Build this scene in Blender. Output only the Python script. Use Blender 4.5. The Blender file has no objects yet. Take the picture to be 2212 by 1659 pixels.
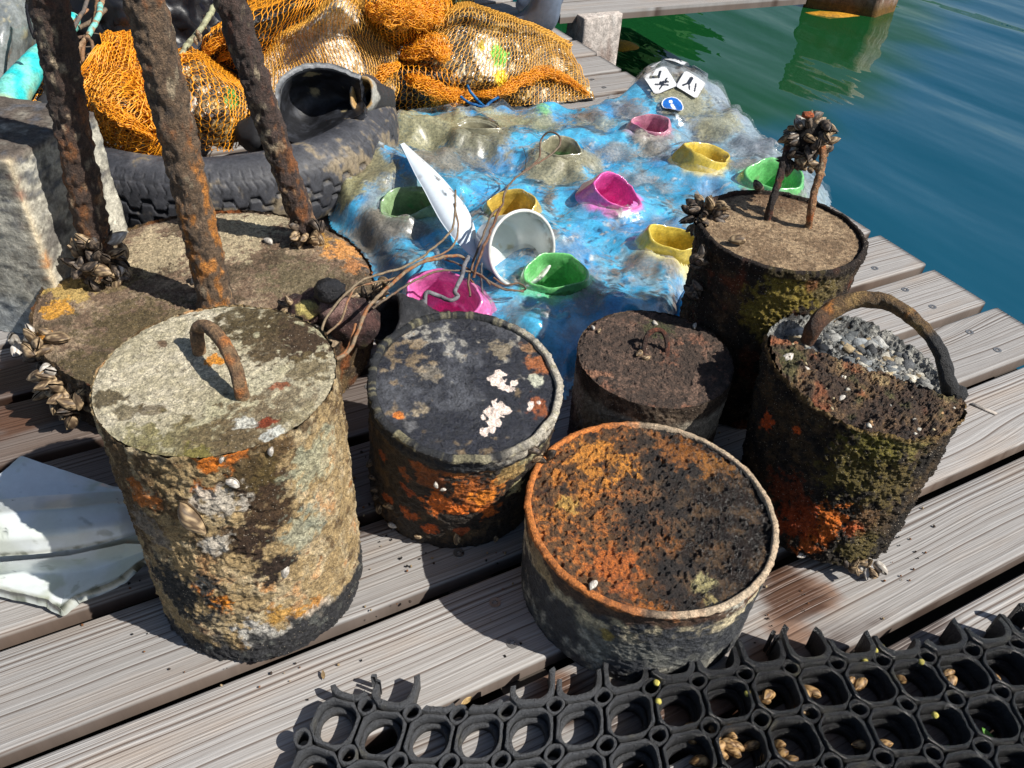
import bpy, math, random
import numpy as np
from mathutils import Vector, Matrix
random.seed(7); rng = np.random.default_rng(11)
SC = bpy.context.scene
COL = SC.collection

# ------------------------------------------------------------------ camera
FPX = 1750.0; CX, CY = 1106.0, 829.5          # focal length and centre of a 2212 x 1659 view
PITCH, ROLL, AZ = 0.7070, 0.07115, 0.52497    # AZ: direction the deck boards run in
right = np.array([1., 0, 0]); fwd = np.array([0, math.cos(PITCH), -math.sin(PITCH)]); up = np.cross(right, fwd)
cr, sr = math.cos(ROLL), math.sin(ROLL)
RM = np.array([cr*right+sr*up, -sr*right+cr*up, fwd])
EYE = np.array([0, 0, 1.0])
cam = bpy.data.cameras.new('camera'); camo = bpy.data.objects.new('camera', cam); COL.objects.link(camo)
cam.sensor_fit = 'HORIZONTAL'; cam.sensor_width = 36; cam.lens = 36*FPX/2212
cam.clip_start = .02; cam.clip_end = 2000
M = Matrix(((RM[0][0], RM[1][0], -RM[2][0], 0), (RM[0][1], RM[1][1], -RM[2][1], 0), (RM[0][2], RM[1][2], -RM[2][2], 1.0), (0, 0, 0, 1)))
camo.matrix_world = M
SC.camera = camo

# ------------------------------------------------------------------ sky and sun
SUN_EL = math.radians(46.0)
SUN_AZ = math.radians(18.0)
SUN_DIR = Vector((math.cos(SUN_AZ)*math.cos(SUN_EL), -math.sin(SUN_AZ)*math.cos(SUN_EL), math.sin(SUN_EL)))   # towards the sun
w = bpy.data.worlds.new('World'); SC.world = w; w.use_nodes = True
nt = w.node_tree; bg = nt.nodes['Background']; sky = nt.nodes.new('ShaderNodeTexSky')
sky.sky_type = 'NISHITA'; sky.sun_disc = False; sky.sun_elevation = SUN_EL
sky.sun_rotation = math.atan2(SUN_DIR.x, SUN_DIR.y)
nt.links.new(sky.outputs[0], bg.inputs[0]); bg.inputs[1].default_value = .07
sl = bpy.data.lights.new('sun', 'SUN'); sl.energy = 5.0; sl.angle = math.radians(.5); sl.color = (1, .955, .88)
so = bpy.data.objects.new('sun', sl); COL.objects.link(so); so.rotation_euler = SUN_DIR.to_track_quat('Z', 'Y').to_euler()
so.location = (4, -1, 5)
SC.view_settings.view_transform = 'Standard'; SC.view_settings.look = 'None'
SC.view_settings.gamma = 1; SC.view_settings.use_curve_mapping = False
SC.view_settings.exposure = 0.45

# ------------------------------------------------------------------ maths helpers
def G(x, y, z=0.0):
    """point on the horizontal plane z seen at (x, y) of the 2212 x 1659 view"""
    d = RM.T @ np.array([(x-CX)/FPX, -(y-CY)/FPX, 1.]); t = (z-1.0)/d[2]
    return EYE+d*t
def proj(P):
    c = (np.asarray(P, float)-EYE) @ RM.T
    return np.stack([CX+FPX*c[..., 0]/c[..., 2], CY-FPX*c[..., 1]/c[..., 2]], -1)
def sm(x, a=0., b=1.):
    t = np.clip((x-a)/(b-a), 0, 1); return t*t*(3-2*t)
_perm = rng.permutation(256); _perm = np.concatenate([_perm, _perm, _perm])
_gr = rng.normal(size=(256, 3)); _gr /= np.linalg.norm(_gr, axis=1)[:, None]
def perlin(P):
    P = np.asarray(P, float); i = np.floor(P).astype(int); f = P-i; i &= 255
    u = f*f*f*(f*(f*6-15)+10); out = 0
    for dx in (0, 1):
        for dy in (0, 1):
            for dz in (0, 1):
                h = _perm[_perm[_perm[(i[:, 0]+dx) & 255]+((i[:, 1]+dy) & 255)]+((i[:, 2]+dz) & 255)]
                g = _gr[h]; d = g[:, 0]*(f[:, 0]-dx)+g[:, 1]*(f[:, 1]-dy)+g[:, 2]*(f[:, 2]-dz)
                wx = u[:, 0] if dx else 1-u[:, 0]; wy = u[:, 1] if dy else 1-u[:, 1]; wz = u[:, 2] if dz else 1-u[:, 2]
                out = out+d*wx*wy*wz
    return out*1.5
def fbm(P, s=1., o=4, seed=0, ridge=False, gain=.5):
    P = np.asarray(P, float)*s+seed*17.31; a, t, n = 1., 0., 0
    for k in range(o):
        v = perlin(P)
        if ridge: v = 1-2*np.abs(v)
        n = n+a*v; t += a; a *= gain; P = P*2.03+5.7
    return n/t
def lin(c):
    c = np.array(c, float)/255.; return np.where(c <= .04045, c/12.92, ((c+.055)/1.055)**2.4)
def mixc(A, B, m):
    m = np.clip(m, 0, 1)[:, None]; return A*(1-m)+B*m

# ------------------------------------------------------------------ object helpers
def prop(o, label=None, cat=None, group=None, kind=None):
    if label: o['label'] = label
    if cat: o['category'] = cat
    if group: o['group'] = group
    if kind: o['kind'] = kind
    return o
def empty(name, loc, label=None, cat=None, group=None, kind=None):
    o = bpy.data.objects.new(name, None); COL.objects.link(o); o.location = Vector(loc); o.empty_display_size = .05
    return prop(o, label, cat, group, kind)
def mesh(name, V, F, mat, parent=None, C=None, R=None, smooth=True, loc=None, extra=None):
    """V (n,3) world coordinates; F list or array of faces; C per-vertex linear colour; R per-vertex roughness"""
    V = np.asarray(V, float)
    if parent is not None: L = np.array(parent_loc(parent))
    elif loc is not None: L = np.array(loc, float)
    else: L = np.array([V[:, 0].mean(), V[:, 1].mean(), V[:, 2].min()])
    me = bpy.data.meshes.new(name)
    if isinstance(F, np.ndarray):
        me.vertices.add(len(V)); me.vertices.foreach_set('co', (V-L).ravel())
        n, kk = F.shape; me.loops.add(n*kk); me.loops.foreach_set('vertex_index', F.ravel().astype(np.int32))
        me.polygons.add(n); me.polygons.foreach_set('loop_start', np.arange(n, dtype=np.int32)*kk)
        me.update(calc_edges=True); me.validate()
    else:
        me.from_pydata((V-L).tolist(), [], [tuple(int(i) for i in f) for f in F]); me.update()
    if smooth: me.polygons.foreach_set('use_smooth', np.ones(len(me.polygons), bool))
    if C is not None:
        C = np.asarray(C, float)
        if C.ndim == 1: C = np.tile(C, (len(V), 1))
        a = me.color_attributes.new('Col', 'FLOAT_COLOR', 'POINT')
        a.data.foreach_set('color', np.concatenate([np.clip(C, 0.002, 1), np.ones((len(V), 1))], 1).ravel())
    if R is not None:
        a = me.attributes.new('Rgh', 'FLOAT', 'POINT'); a.data.foreach_set('value', np.broadcast_to(np.asarray(R, float), (len(V),)).copy())
    if extra:
        for kx, vx in extra.items():
            a = me.attributes.new(kx, 'FLOAT', 'POINT'); a.data.foreach_set('value', np.asarray(vx, float))
    if mat: me.materials.append(mat)
    o = bpy.data.objects.new(name, me); COL.objects.link(o)
    if parent is not None:
        o.parent = parent
    else: o.location = Vector(L)
    return o
def parent_loc(p):
    if p is None: return Vector((0, 0, 0))
    return Vector(p.location)+parent_loc(p.parent)
def gridF(nu, nv, cu=False, cv=False):
    """faces of an nu x nv grid (index = i*nv+j); cu/cv close it"""
    I = np.arange(nu if cu else nu-1); J = np.arange(nv if cv else nv-1)
    I, J = np.meshgrid(I, J, indexing='ij'); I = I.ravel(); J = J.ravel(); I2 = (I+1) % nu; J2 = (J+1) % nv
    return np.stack([I*nv+J, I2*nv+J, I2*nv+J2, I*nv+J2], 1)
def normals(V, F):
    a = V[F[:, 1]]-V[F[:, 0]]; b = V[F[:, 3 if F.shape[1] == 4 else 2]]-V[F[:, 0]]; n = np.cross(a, b); N = np.zeros_like(V)
    for k in range(F.shape[1]): np.add.at(N, F[:, k], n)
    return N/(np.linalg.norm(N, axis=1)[:, None]+1e-12)
def merge(parts):
    V, F, C, o = [], [], [], 0
    for p in parts:
        V.append(p[0]); F.append(np.asarray(p[1])+o); o += len(p[0])
        if len(p) > 2: C.append(p[2])
    return (np.concatenate(V), np.concatenate(F), np.concatenate(C) if C else None)
def spline(P, n):
    P = np.asarray(P, float); m = len(P)
    if m == 2: t = np.linspace(0, 1, n)[:, None]; return P[0]*(1-t)+P[1]*t
    d = np.concatenate([[0], np.cumsum(np.linalg.norm(np.diff(P[:, :3], axis=0), axis=1))]); T = np.linspace(0, d[-1], n)
    Q = np.vstack([2*P[0]-P[1], P, 2*P[-1]-P[-2]]); out = []
    for t in T:
        i = min(max(np.searchsorted(d, t, side='right')-1, 0), m-2); s = (t-d[i])/max(d[i+1]-d[i], 1e-9)
        a, b, c, e = Q[i], Q[i+1], Q[i+2], Q[i+3]
        out.append(.5*((2*b)+(-a+c)*s+(2*a-5*b+4*c-e)*s*s+(-a+3*b-3*c+e)*s**3))
    return np.array(out)
def tube(P, r, ns=12, caps=True, amp=0., ns_scale=60, seed=0):
    P = np.asarray(P, float); n = len(P); r = np.broadcast_to(np.asarray(r, float), (n,))
    T = np.gradient(P, axis=0); T /= np.linalg.norm(T, axis=1)[:, None]+1e-12
    u = np.cross(T[0], [0.13, .21, 1.]); u /= np.linalg.norm(u)+1e-9; U = []
    for k in range(n):
        u = u-T[k]*(u@T[k]); u /= np.linalg.norm(u)+1e-12; U.append(u.copy())
    U = np.array(U); W2 = np.cross(T, U); a = np.linspace(0, 2*np.pi, ns, endpoint=False)
    D = U[:, None, :]*np.cos(a)[None, :, None]+W2[:, None, :]*np.sin(a)[None, :, None]
    V = (P[:, None, :]+D*r[:, None, None]).reshape(-1, 3)
    if amp:
        Dn = D.reshape(-1, 3); V = V+Dn*(fbm(V, ns_scale, 4, seed)*amp)[:, None]
    F = gridF(n, ns, False, True)
    if caps:
        V = np.vstack([V, P[0]-T[0]*r[0]*.3, P[-1]+T[-1]*r[-1]*.3]); c0, c1 = len(V)-2, len(V)-1
        j = np.arange(ns); j2 = (j+1) % ns
        F = np.vstack([F, np.stack([j2, j, np.full(ns, c0), np.full(ns, c0)], 1), np.stack([(n-1)*ns+j, (n-1)*ns+j2, np.full(ns, c1), np.full(ns, c1)], 1)])
    return V, F
def tri(F):   # drop doubled indices by turning quads to triangles
    F = np.asarray(F); A = F[:, [0, 1, 2]]; B = F[:, [0, 2, 3]]; B = B[B[:, 1] != B[:, 2]]; return np.vstack([A, B])
def threads(lines, r, ns=3):
    """many thin strings in one go: each a polyline"""
    Vs, Fs, o = [], [], 0
    a = np.linspace(0, 2*np.pi, ns, endpoint=False)
    for P in lines:
        n = len(P)
        if n < 2: continue
        T = np.gradient(P, axis=0); T /= np.linalg.norm(T, axis=1)[:, None]+1e-12
        u = np.cross(T, [.1, .2, 1.]); u /= np.linalg.norm(u, axis=1)[:, None]+1e-9; v = np.cross(T, u)
        V = (P[:, None, :]+(u[:, None, :]*np.cos(a)[None, :, None]+v[:, None, :]*np.sin(a)[None, :, None])*r).reshape(-1, 3)
        Vs.append(V); Fs.append(gridF(n, ns, False, True)+o); o += n*ns
    return np.concatenate(Vs), np.concatenate(Fs)
def ico(sub=2):
    import bmesh
    bm = bmesh.new(); bmesh.ops.create_icosphere(bm, subdivisions=sub, radius=1); V = np.array([v.co[:] for v in bm.verts]); F = np.array([[v.index for v in f.verts] for f in bm.faces]); bm.free(); return V, F
ICO1, ICO2, ICO3 = ico(1), ico(2), ico(3)

# ------------------------------------------------------------------ materials
def newmat(name):
    m = bpy.data.materials.new(name); m.use_nodes = True; n = m.node_tree; b = n.nodes['Principled BSDF']
    return m, n, b
def node(n, t, **k):
    x = n.nodes.new(t)
    for a, v in k.items():
        if a in ('operation', 'blend_type', 'data_type', 'noise_dimensions', 'feature', 'distance', 'wave_type', 'bands_direction', 'wave_profile', 'attribute_name'): setattr(x, a, v)
        else: x.inputs[a].default_value = v
    return x
def mat_attr(name, fine=220., amt=.35, bump=.5, bdist=.002, spec=.3, coat=0., metal=0., speck=0., speckcol=(.5, .45, .38), rough=None, trans=0., mid=60.):
    """colour comes from the surface's own stain map 'Col'; noise adds grain at two scales and relief"""
    m, n, b = newmat(name); L = n.links.new
    tc = n.nodes.new('ShaderNodeTexCoord'); at = node(n, 'ShaderNodeAttribute', attribute_name='Col')
    nz = node(n, 'ShaderNodeTexNoise', Scale=fine, Detail=6., Roughness=.7); L(tc.outputs['Object'], nz.inputs['Vector'])
    nm = node(n, 'ShaderNodeTexNoise', Scale=mid, Detail=5., Roughness=.65); L(tc.outputs['Object'], nm.inputs['Vector'])
    mr = n.nodes.new('ShaderNodeMapRange'); mr.inputs[1].default_value = .3; mr.inputs[2].default_value = .7
    mr.inputs[3].default_value = 1-amt; mr.inputs[4].default_value = 1+amt; L(nz.outputs[0], mr.inputs[0])
    mr2 = n.nodes.new('ShaderNodeMapRange'); mr2.inputs[1].default_value = .3; mr2.inputs[2].default_value = .7
    mr2.inputs[3].default_value = 1-amt*.8; mr2.inputs[4].default_value = 1+amt*.8; L(nm.outputs[0], mr2.inputs[0])
    mm = node(n, 'ShaderNodeMath', operation='MULTIPLY'); L(mr.outputs[0], mm.inputs[0]); L(mr2.outputs[0], mm.inputs[1])
    vm = node(n, 'ShaderNodeVectorMath', operation='SCALE'); L(at.outputs['Color'], vm.inputs[0]); L(mm.outputs[0], vm.inputs['Scale'])
    col = vm.outputs[0]
    if speck:
        vo = node(n, 'ShaderNodeTexVoronoi', Scale=fine*1.1); L(tc.outputs['Object'], vo.inputs['Vector'])
        lt = node(n, 'ShaderNodeMath', operation='LESS_THAN'); lt.inputs[1].default_value = .28; L(vo.outputs['Distance'], lt.inputs[0])
        sp = n.nodes.new('ShaderNodeSeparateColor'); L(vo.outputs['Color'], sp.inputs[0])
        gt = node(n, 'ShaderNodeMath', operation='LESS_THAN'); gt.inputs[1].default_value = speck; L(sp.outputs[0], gt.inputs[0])
        m2 = node(n, 'ShaderNodeMath', operation='MULTIPLY'); L(lt.outputs[0], m2.inputs[0]); L(gt.outputs[0], m2.inputs[1])
        mx = node(n, 'ShaderNodeMix', data_type='RGBA'); L(m2.outputs[0], mx.inputs[0]); L(col, mx.inputs[6]); mx.inputs[7].default_value = (*speckcol, 1); col = mx.outputs[2]
    L(col, b.inputs['Base Color'])
    if rough is None:
        ra = node(n, 'ShaderNodeAttribute', attribute_name='Rgh'); L(ra.outputs['Fac'], b.inputs['Roughness'])
    else: b.inputs['Roughness'].default_value = rough
    b.inputs['Specular IOR Level'].default_value = spec; b.inputs['Metallic'].default_value = metal
    b.inputs['Coat Weight'].default_value = coat; b.inputs['Coat Roughness'].default_value = .12
    ad = node(n, 'ShaderNodeMath', operation='ADD'); L(nz.outputs[0], ad.inputs[0]); L(nm.outputs[0], ad.inputs[1])
    bp = node(n, 'ShaderNodeBump', Strength=bump, Distance=bdist); L(ad.outputs[0], bp.inputs['Height']); L(bp.outputs[0], b.inputs['Normal'])
    return m
def mat_plain(name, rgb, rough=.5, spec=.4, fine=120., amt=.15, bump=.1, coat=0., metal=0., bdist=.001):
    m, n, b = newmat(name); L = n.links.new
    tc = n.nodes.new('ShaderNodeTexCoord')
    nz = node(n, 'ShaderNodeTexNoise', Scale=fine, Detail=5., Roughness=.65); L(tc.outputs['Object'], nz.inputs['Vector'])
    mr = n.nodes.new('ShaderNodeMapRange'); mr.inputs[1].default_value = .3; mr.inputs[2].default_value = .7
    mr.inputs[3].default_value = 1-amt; mr.inputs[4].default_value = 1+amt; L(nz.outputs[0], mr.inputs[0])
    vm = node(n, 'ShaderNodeVectorMath', operation='SCALE'); vm.inputs[0].default_value = tuple(rgb); L(mr.outputs[0], vm.inputs['Scale'])
    L(vm.outputs[0], b.inputs['Base Color']); b.inputs['Roughness'].default_value = rough
    b.inputs['Specular IOR Level'].default_value = spec; b.inputs['Coat Weight'].default_value = coat; b.inputs['Metallic'].default_value = metal
    bp = node(n, 'ShaderNodeBump', Strength=bump, Distance=bdist); L(nz.outputs[0], bp.inputs['Height']); L(bp.outputs[0], b.inputs['Normal'])
    return m
def mat_wood():
    m, n, b = newmat('weathered_wood'); L = n.links.new
    tc = n.nodes.new('ShaderNodeTexCoord'); oi = n.nodes.new('ShaderNodeObjectInfo')
    sx = n.nodes.new('ShaderNodeSeparateXYZ'); L(tc.outputs['Object'], sx.inputs[0])
    off = node(n, 'ShaderNodeMath', operation='MULTIPLY'); L(oi.outputs['Random'], off.inputs[0]); off.inputs[1].default_value = 37.
    # knots: pull of the growth lines round sparse centres
    cx = node(n, 'ShaderNodeMath', operation='ADD'); L(sx.outputs[0], cx.inputs[0]); L(off.outputs[0], cx.inputs[1])
    cb = n.nodes.new('ShaderNodeCombineXYZ'); L(cx.outputs[0], cb.inputs[0]); L(sx.outputs[1], cb.inputs[1]); L(off.outputs[0], cb.inputs[2])
    sc = node(n, 'ShaderNodeVectorMath', operation='MULTIPLY'); L(cb.outputs[0], sc.inputs[0]); sc.inputs[1].default_value = (1.1, 5.5, 1)
    vo = node(n, 'ShaderNodeTexVoronoi', Scale=1.); vo.inputs['Randomness'].default_value = 1; L(sc.outputs[0], vo.inputs['Vector'])
    kn = n.nodes.new('ShaderNodeMapRange'); kn.interpolation_type = 'SMOOTHERSTEP'; kn.inputs[1].default_value = .42; kn.inputs[2].default_value = 0.; kn.inputs[3].default_value = 0; kn.inputs[4].default_value = 1; L(vo.outputs['Distance'], kn.inputs[0])
    lown = node(n, 'ShaderNodeVectorMath', operation='MULTIPLY'); L(cb.outputs[0], lown.inputs[0]); lown.inputs[1].default_value = (1.1, 5., 1)
    nl = node(n, 'ShaderNodeTexNoise', Scale=1., Detail=3.); L(lown.outputs[0], nl.inputs['Vector'])
    y1 = node(n, 'ShaderNodeMath', operation='MULTIPLY_ADD'); L(nl.outputs[0], y1.inputs[0]); y1.inputs[1].default_value = .040; L(sx.outputs[1], y1.inputs[2])
    y2 = node(n, 'ShaderNodeMath', operation='MULTIPLY_ADD'); L(kn.outputs[0], y2.inputs[0]); y2.inputs[1].default_value = .035; L(y1.outputs[0], y2.inputs[2])
    ys = node(n, 'ShaderNodeMath', operation='MULTIPLY'); L(y2.outputs[0], ys.inputs[0]); ys.inputs[1].default_value = 210.
    y3 = node(n, 'ShaderNodeTexNoise', noise_dimensions='1D', Scale=1., Detail=2., Roughness=.55); L(ys.outputs[0], y3.inputs['W'])
    # fine fibres
    fv = node(n, 'ShaderNodeVectorMath', operation='MULTIPLY'); L(cb.outputs[0], fv.inputs[0]); fv.inputs[1].default_value = (14, 480, 1)
    nf = node(n, 'ShaderNodeTexNoise', Scale=1., Detail=5., Roughness=.7); L(fv.outputs[0], nf.inputs['Vector'])
    ramp = n.nodes.new('ShaderNodeValToRGB'); e = ramp.color_ramp.elements
    e[0].position = .34; e[0].color = (.13, .105, .092, 1); e[1].position = .70; e[1].color = (.355, .345, .335, 1)
    x = e.new(.41); x.color = (.245, .226, .212, 1); x = e.new(.52); x.color = (.305, .291, .28, 1)
    L(y3.outputs[0], ramp.inputs[0])
    mf = n.nodes.new('ShaderNodeMapRange'); mf.inputs[1].default_value = .3; mf.inputs[2].default_value = .7; mf.inputs[3].default_value = .8; mf.inputs[4].default_value = 1.16; L(nf.outputs[0], mf.inputs[0])
    vm = node(n, 'ShaderNodeVectorMath', operation='SCALE'); L(ramp.outputs[0], vm.inputs[0]); L(mf.outputs[0], vm.inputs['Scale'])
    # warm and brown patches
    pv = node(n, 'ShaderNodeVectorMath', operation='MULTIPLY'); L(cb.outputs[0], pv.inputs[0]); pv.inputs[1].default_value = (3, 16, 1)
    np_ = node(n, 'ShaderNodeTexNoise', Scale=1., Detail=4., Roughness=.6); L(pv.outputs[0], np_.inputs['Vector'])
    pm = n.nodes.new('ShaderNodeMapRange'); pm.inputs[1].default_value = .5; pm.inputs[2].default_value = .72; pm.inputs[3].default_value = 0; pm.inputs[4].default_value = .55; L(np_.outputs[0], pm.inputs[0])
    mx = node(n, 'ShaderNodeMix', data_type='RGBA', blend_type='MULTIPLY'); L(pm.outputs[0], mx.inputs[0]); L(vm.outputs[0], mx.inputs[6]); mx.inputs[7].default_value = (1.0, .80, .62, 1)
    # knot hearts
    kh = n.nodes.new('ShaderNodeMapRange'); kh.inputs[1].default_value = .085; kh.inputs[2].default_value = .045; kh.inputs[3].default_value = 0; kh.inputs[4].default_value = .75; L(vo.outputs['Distance'], kh.inputs[0])
    mk = node(n, 'ShaderNodeMix', data_type='RGBA'); L(kh.outputs[0], mk.inputs[0]); L(mx.outputs[2], mk.inputs[6]); mk.inputs[7].default_value = (.14, .085, .05, 1)
    # wet and rusty stains painted on the boards
    aw = node(n, 'ShaderNodeAttribute', attribute_name='wet'); ar = node(n, 'ShaderNodeAttribute', attribute_name='rust')
    mw = node(n, 'ShaderNodeMix', data_type='RGBA', blend_type='MULTIPLY'); L(aw.outputs['Fac'], mw.inputs[0]); L(mk.outputs[2], mw.inputs[6]); mw.inputs[7].default_value = (.34, .27, .24, 1)
    mu = node(n, 'ShaderNodeMix', data_type='RGBA', blend_type='MULTIPLY'); L(ar.outputs['Fac'], mu.inputs[0]); L(mw.outputs[2], mu.inputs[6]); mu.inputs[7].default_value = (.62, .32, .17, 1)
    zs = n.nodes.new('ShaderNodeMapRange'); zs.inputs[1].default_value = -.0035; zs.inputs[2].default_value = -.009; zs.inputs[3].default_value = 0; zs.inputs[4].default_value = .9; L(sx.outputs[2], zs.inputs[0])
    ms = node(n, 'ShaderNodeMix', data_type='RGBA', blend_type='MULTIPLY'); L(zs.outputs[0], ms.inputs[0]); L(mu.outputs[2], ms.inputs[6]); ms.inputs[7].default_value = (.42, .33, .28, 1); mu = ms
    # board to board tone
    tn = n.nodes.new('ShaderNodeMapRange'); tn.inputs[3].default_value = .9; tn.inputs[4].default_value = 1.1; L(oi.outputs['Random'], tn.inputs[0])
    vt = node(n, 'ShaderNodeVectorMath', operation='SCALE'); L(mu.outputs[2], vt.inputs[0]); L(tn.outputs[0], vt.inputs['Scale'])
    L(vt.outputs[0], b.inputs['Base Color'])
    rr = n.nodes.new('ShaderNodeMapRange'); rr.inputs[3].default_value = .72; rr.inputs[4].default_value = .3; L(aw.outputs['Fac'], rr.inputs[0]); L(rr.outputs[0], b.inputs['Roughness'])
    b.inputs['Specular IOR Level'].default_value = .3
    hh = node(n, 'ShaderNodeMath', operation='MULTIPLY_ADD'); L(nf.outputs[0], hh.inputs[0]); hh.inputs[1].default_value = .3; L(y3.outputs[0], hh.inputs[2])
    bp = node(n, 'ShaderNodeBump', Strength=.8, Distance=.0022); L(hh.outputs[0], bp.inputs['Height']); L(bp.outputs[0], b.inputs['Normal'])
    return m
WAVE = -1.0
def mat_water():
    m, n, b = newmat('lake_water'); L = n.links.new
    ga = node(n, 'ShaderNodeAttribute', attribute_name='green'); gm = node(n, 'ShaderNodeMix', data_type='RGBA'); L(ga.outputs['Fac'], gm.inputs[0]); gm.inputs[6].default_value = (.003, .058, .100, 1); gm.inputs[7].default_value = (.005, .050, .013, 1); L(gm.outputs[2], b.inputs['Base Color']); b.inputs['Roughness'].default_value = .015; b.inputs['IOR'].default_value = 1.33  # the green base colour stands in for the reflection of trees
    b.inputs['Specular IOR Level'].default_value = .7
    tc = n.nodes.new('ShaderNodeTexCoord')
    mp = n.nodes.new('ShaderNodeMapping'); mp.vector_type = 'TEXTURE'; mp.inputs['Rotation'].default_value = (0, 0, WAVE); mp.inputs['Scale'].default_value = (3.0, 1, 1); L(tc.outputs['Object'], mp.inputs[0])
    a = node(n, 'ShaderNodeTexNoise', Scale=1.15, Detail=2.5, Roughness=.42, Distortion=.5); L(mp.outputs[0], a.inputs['Vector'])
    c = node(n, 'ShaderNodeTexNoise', Scale=5., Detail=2., Roughness=.5); L(mp.outputs[0], c.inputs['Vector'])
    mm = node(n, 'ShaderNodeMath', operation='MULTIPLY_ADD'); L(c.outputs[0], mm.inputs[0]); mm.inputs[1].default_value = .11; L(a.outputs[0], mm.inputs[2])
    bp = node(n, 'ShaderNodeBump', Strength=.9, Distance=.065); L(mm.outputs[0], bp.inputs['Height']); L(bp.outputs[0], b.inputs['Normal'])
    return m
WOOD = mat_wood(); WATER = mat_water()
CRUST = mat_attr('crusted_concrete', fine=420, amt=.62, bump=1., bdist=.005, speck=.10, speckcol=(.42, .36, .28), mid=130)
RUSTM = mat_attr('rusted_iron_crust', fine=380, amt=.7, bump=1., bdist=.009, mid=120, spec=.6)
TAR = mat_attr('peeling_black_coat', fine=360, amt=.6, bump=.9, bdist=.004, mid=110, spec=.5)
STONE = mat_attr('pale_stone', fine=150, amt=.45, bump=.9, bdist=.003, mid=40)
RUBBER = mat_attr('old_rubber', fine=160, amt=.3, bump=.35, bdist=.001, mid=40, spec=.45)
VINYL = mat_attr('dirty_vinyl', fine=190, amt=.3, bump=.22, bdist=.002, mid=60, spec=.6, coat=.9)
FILL = mat_attr('bag_filling', fine=110, amt=.7, bump=1., bdist=.004, mid=45, spec=.7, coat=.3)
PORC = mat_attr('white_porcelain', fine=90, amt=.05, bump=.02, mid=12, spec=.6, coat=.5)
SHELL = mat_attr('mussel_shell', fine=300, amt=.25, bump=.3, bdist=.0006, mid=90, spec=.35, coat=.0)
TWIG = mat_attr('twig_bark', fine=300, amt=.4, bump=.6, bdist=.0008, mid=80)
NET = mat_plain('orange_net', lin((238, 158, 36)), rough=.38, spec=.6, fine=60, amt=.25, bump=0)
NETP = mat_plain('pale_orange_net', lin((222, 164, 66)), rough=.38, spec=.6, fine=60, amt=.25, bump=0)
NETG = mat_plain('olive_net', lin((120, 105, 55)), rough=.5, fine=60, amt=.25, bump=0)
STEEL = mat_plain('screw_steel', (.32, .31, .30), rough=.42, metal=.8, spec=.5, amt=.1)
DARK = mat_plain('dark_socket', (.012, .012, .014), rough=.6)
def seedcol(base, n):
    if base[0] > 170 and base[2] < 62 and base[1] < 150: base = (base[0]*.97, base[1]*1.03+3, base[2]+8)
    return np.tile(lin(base), (n, 1))

# ------------------------------------------------------------------ deck
ca, sa = math.cos(AZ), math.sin(AZ)
def toW(u, v_, z=0.): return np.stack([u*ca-v_*sa, u*sa+v_*ca, np.broadcast_to(z, np.shape(u))], -1)
def toB(P): P = np.asarray(P); return P[..., 0]*ca+P[..., 1]*sa, -P[..., 0]*sa+P[..., 1]*ca
deck = empty('wooden_deck', (0, 0, 0), 'weathered grey plank deck the whole salvage haul lies on', 'deck', kind='structure'); deck.rotation_euler = (0, 0, AZ)
WETS = [(G(60, 930), .16), (G(180, 960), .2), (G(30, 860), .12), (G(250, 1010), .15), (G(800, 940), .2), (G(900, 1230), .0), (G(1700, 1275), .05), (G(430, 1330), .03), (G(330, 1100), .14),
        (G(1330, 1560), .06), (G(1500, 1500), .06), (G(1650, 1580), .10), (G(1860, 1560), .12), (G(2050, 1500), .12), (G(700, 880), .2), (G(1250, 1520), .04), (G(2100, 1620), .15)]
RUSTS = [(G(1700, 1265), .05), (G(1760, 1275), .035), (G(1640, 1400), .028), (G(1710, 1375), .04), (G(1600, 1440), .03), (G(60, 880), .08), (G(20, 800), .05), (G(2140, 1420), .04), (G(1480, 1490), .06), (G(1200, 1500), .04), (G(1560, 1560), .06)]
PITCHB, BW, TH = .1725, .1495, .030
prof = [(-.5*BW, -TH), (-.5*BW, -.004), (-.5*BW+.0012, -.0012), (-.5*BW+.004, 0)]+[(-.5*BW+.004+(BW-.008)*t, 0) for t in np.linspace(0, 1, 17)[1:-1]]+[(.5*BW-.004, 0), (.5*BW-.0012, -.0012), (.5*BW, -.004), (.5*BW, -TH)]
prof = np.array(prof)
screw_me = None
def make_screw():
    a = np.linspace(0, 2*np.pi, 28, endpoint=False); R1 = .0088
    st = .0036+.0011*np.cos(6*a)
    V = np.concatenate([np.stack([R1*np.cos(a), R1*np.sin(a), 0*a-.001], 1), np.stack([R1*.93*np.cos(a), R1*.93*np.sin(a), 0*a+.0006], 1), np.stack([st*np.cos(a), st*np.sin(a), 0*a+.0004], 1), np.stack([st*.9*np.cos(a), st*.9*np.sin(a), 0*a-.003], 1), [[0, 0, -.003]]])
    me = bpy.data.meshes.new('screw'); F = [tuple(f) for f in gridF(4, 28, False, True)]+[(84+i, 84+(i+1) % 28, 112) for i in range(28)]
    me.from_pydata(V.tolist(), [], [tuple(int(q) for q in f) for f in F]); me.update(); me.materials.append(STEEL); me.materials.append(DARK)
    for i, p in enumerate(me.polygons):
        if i >= 56: p.material_index = 1
    return me
screw_me = make_screw()
def gap_jit(k): return (rng.normal()*.0012)
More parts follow.
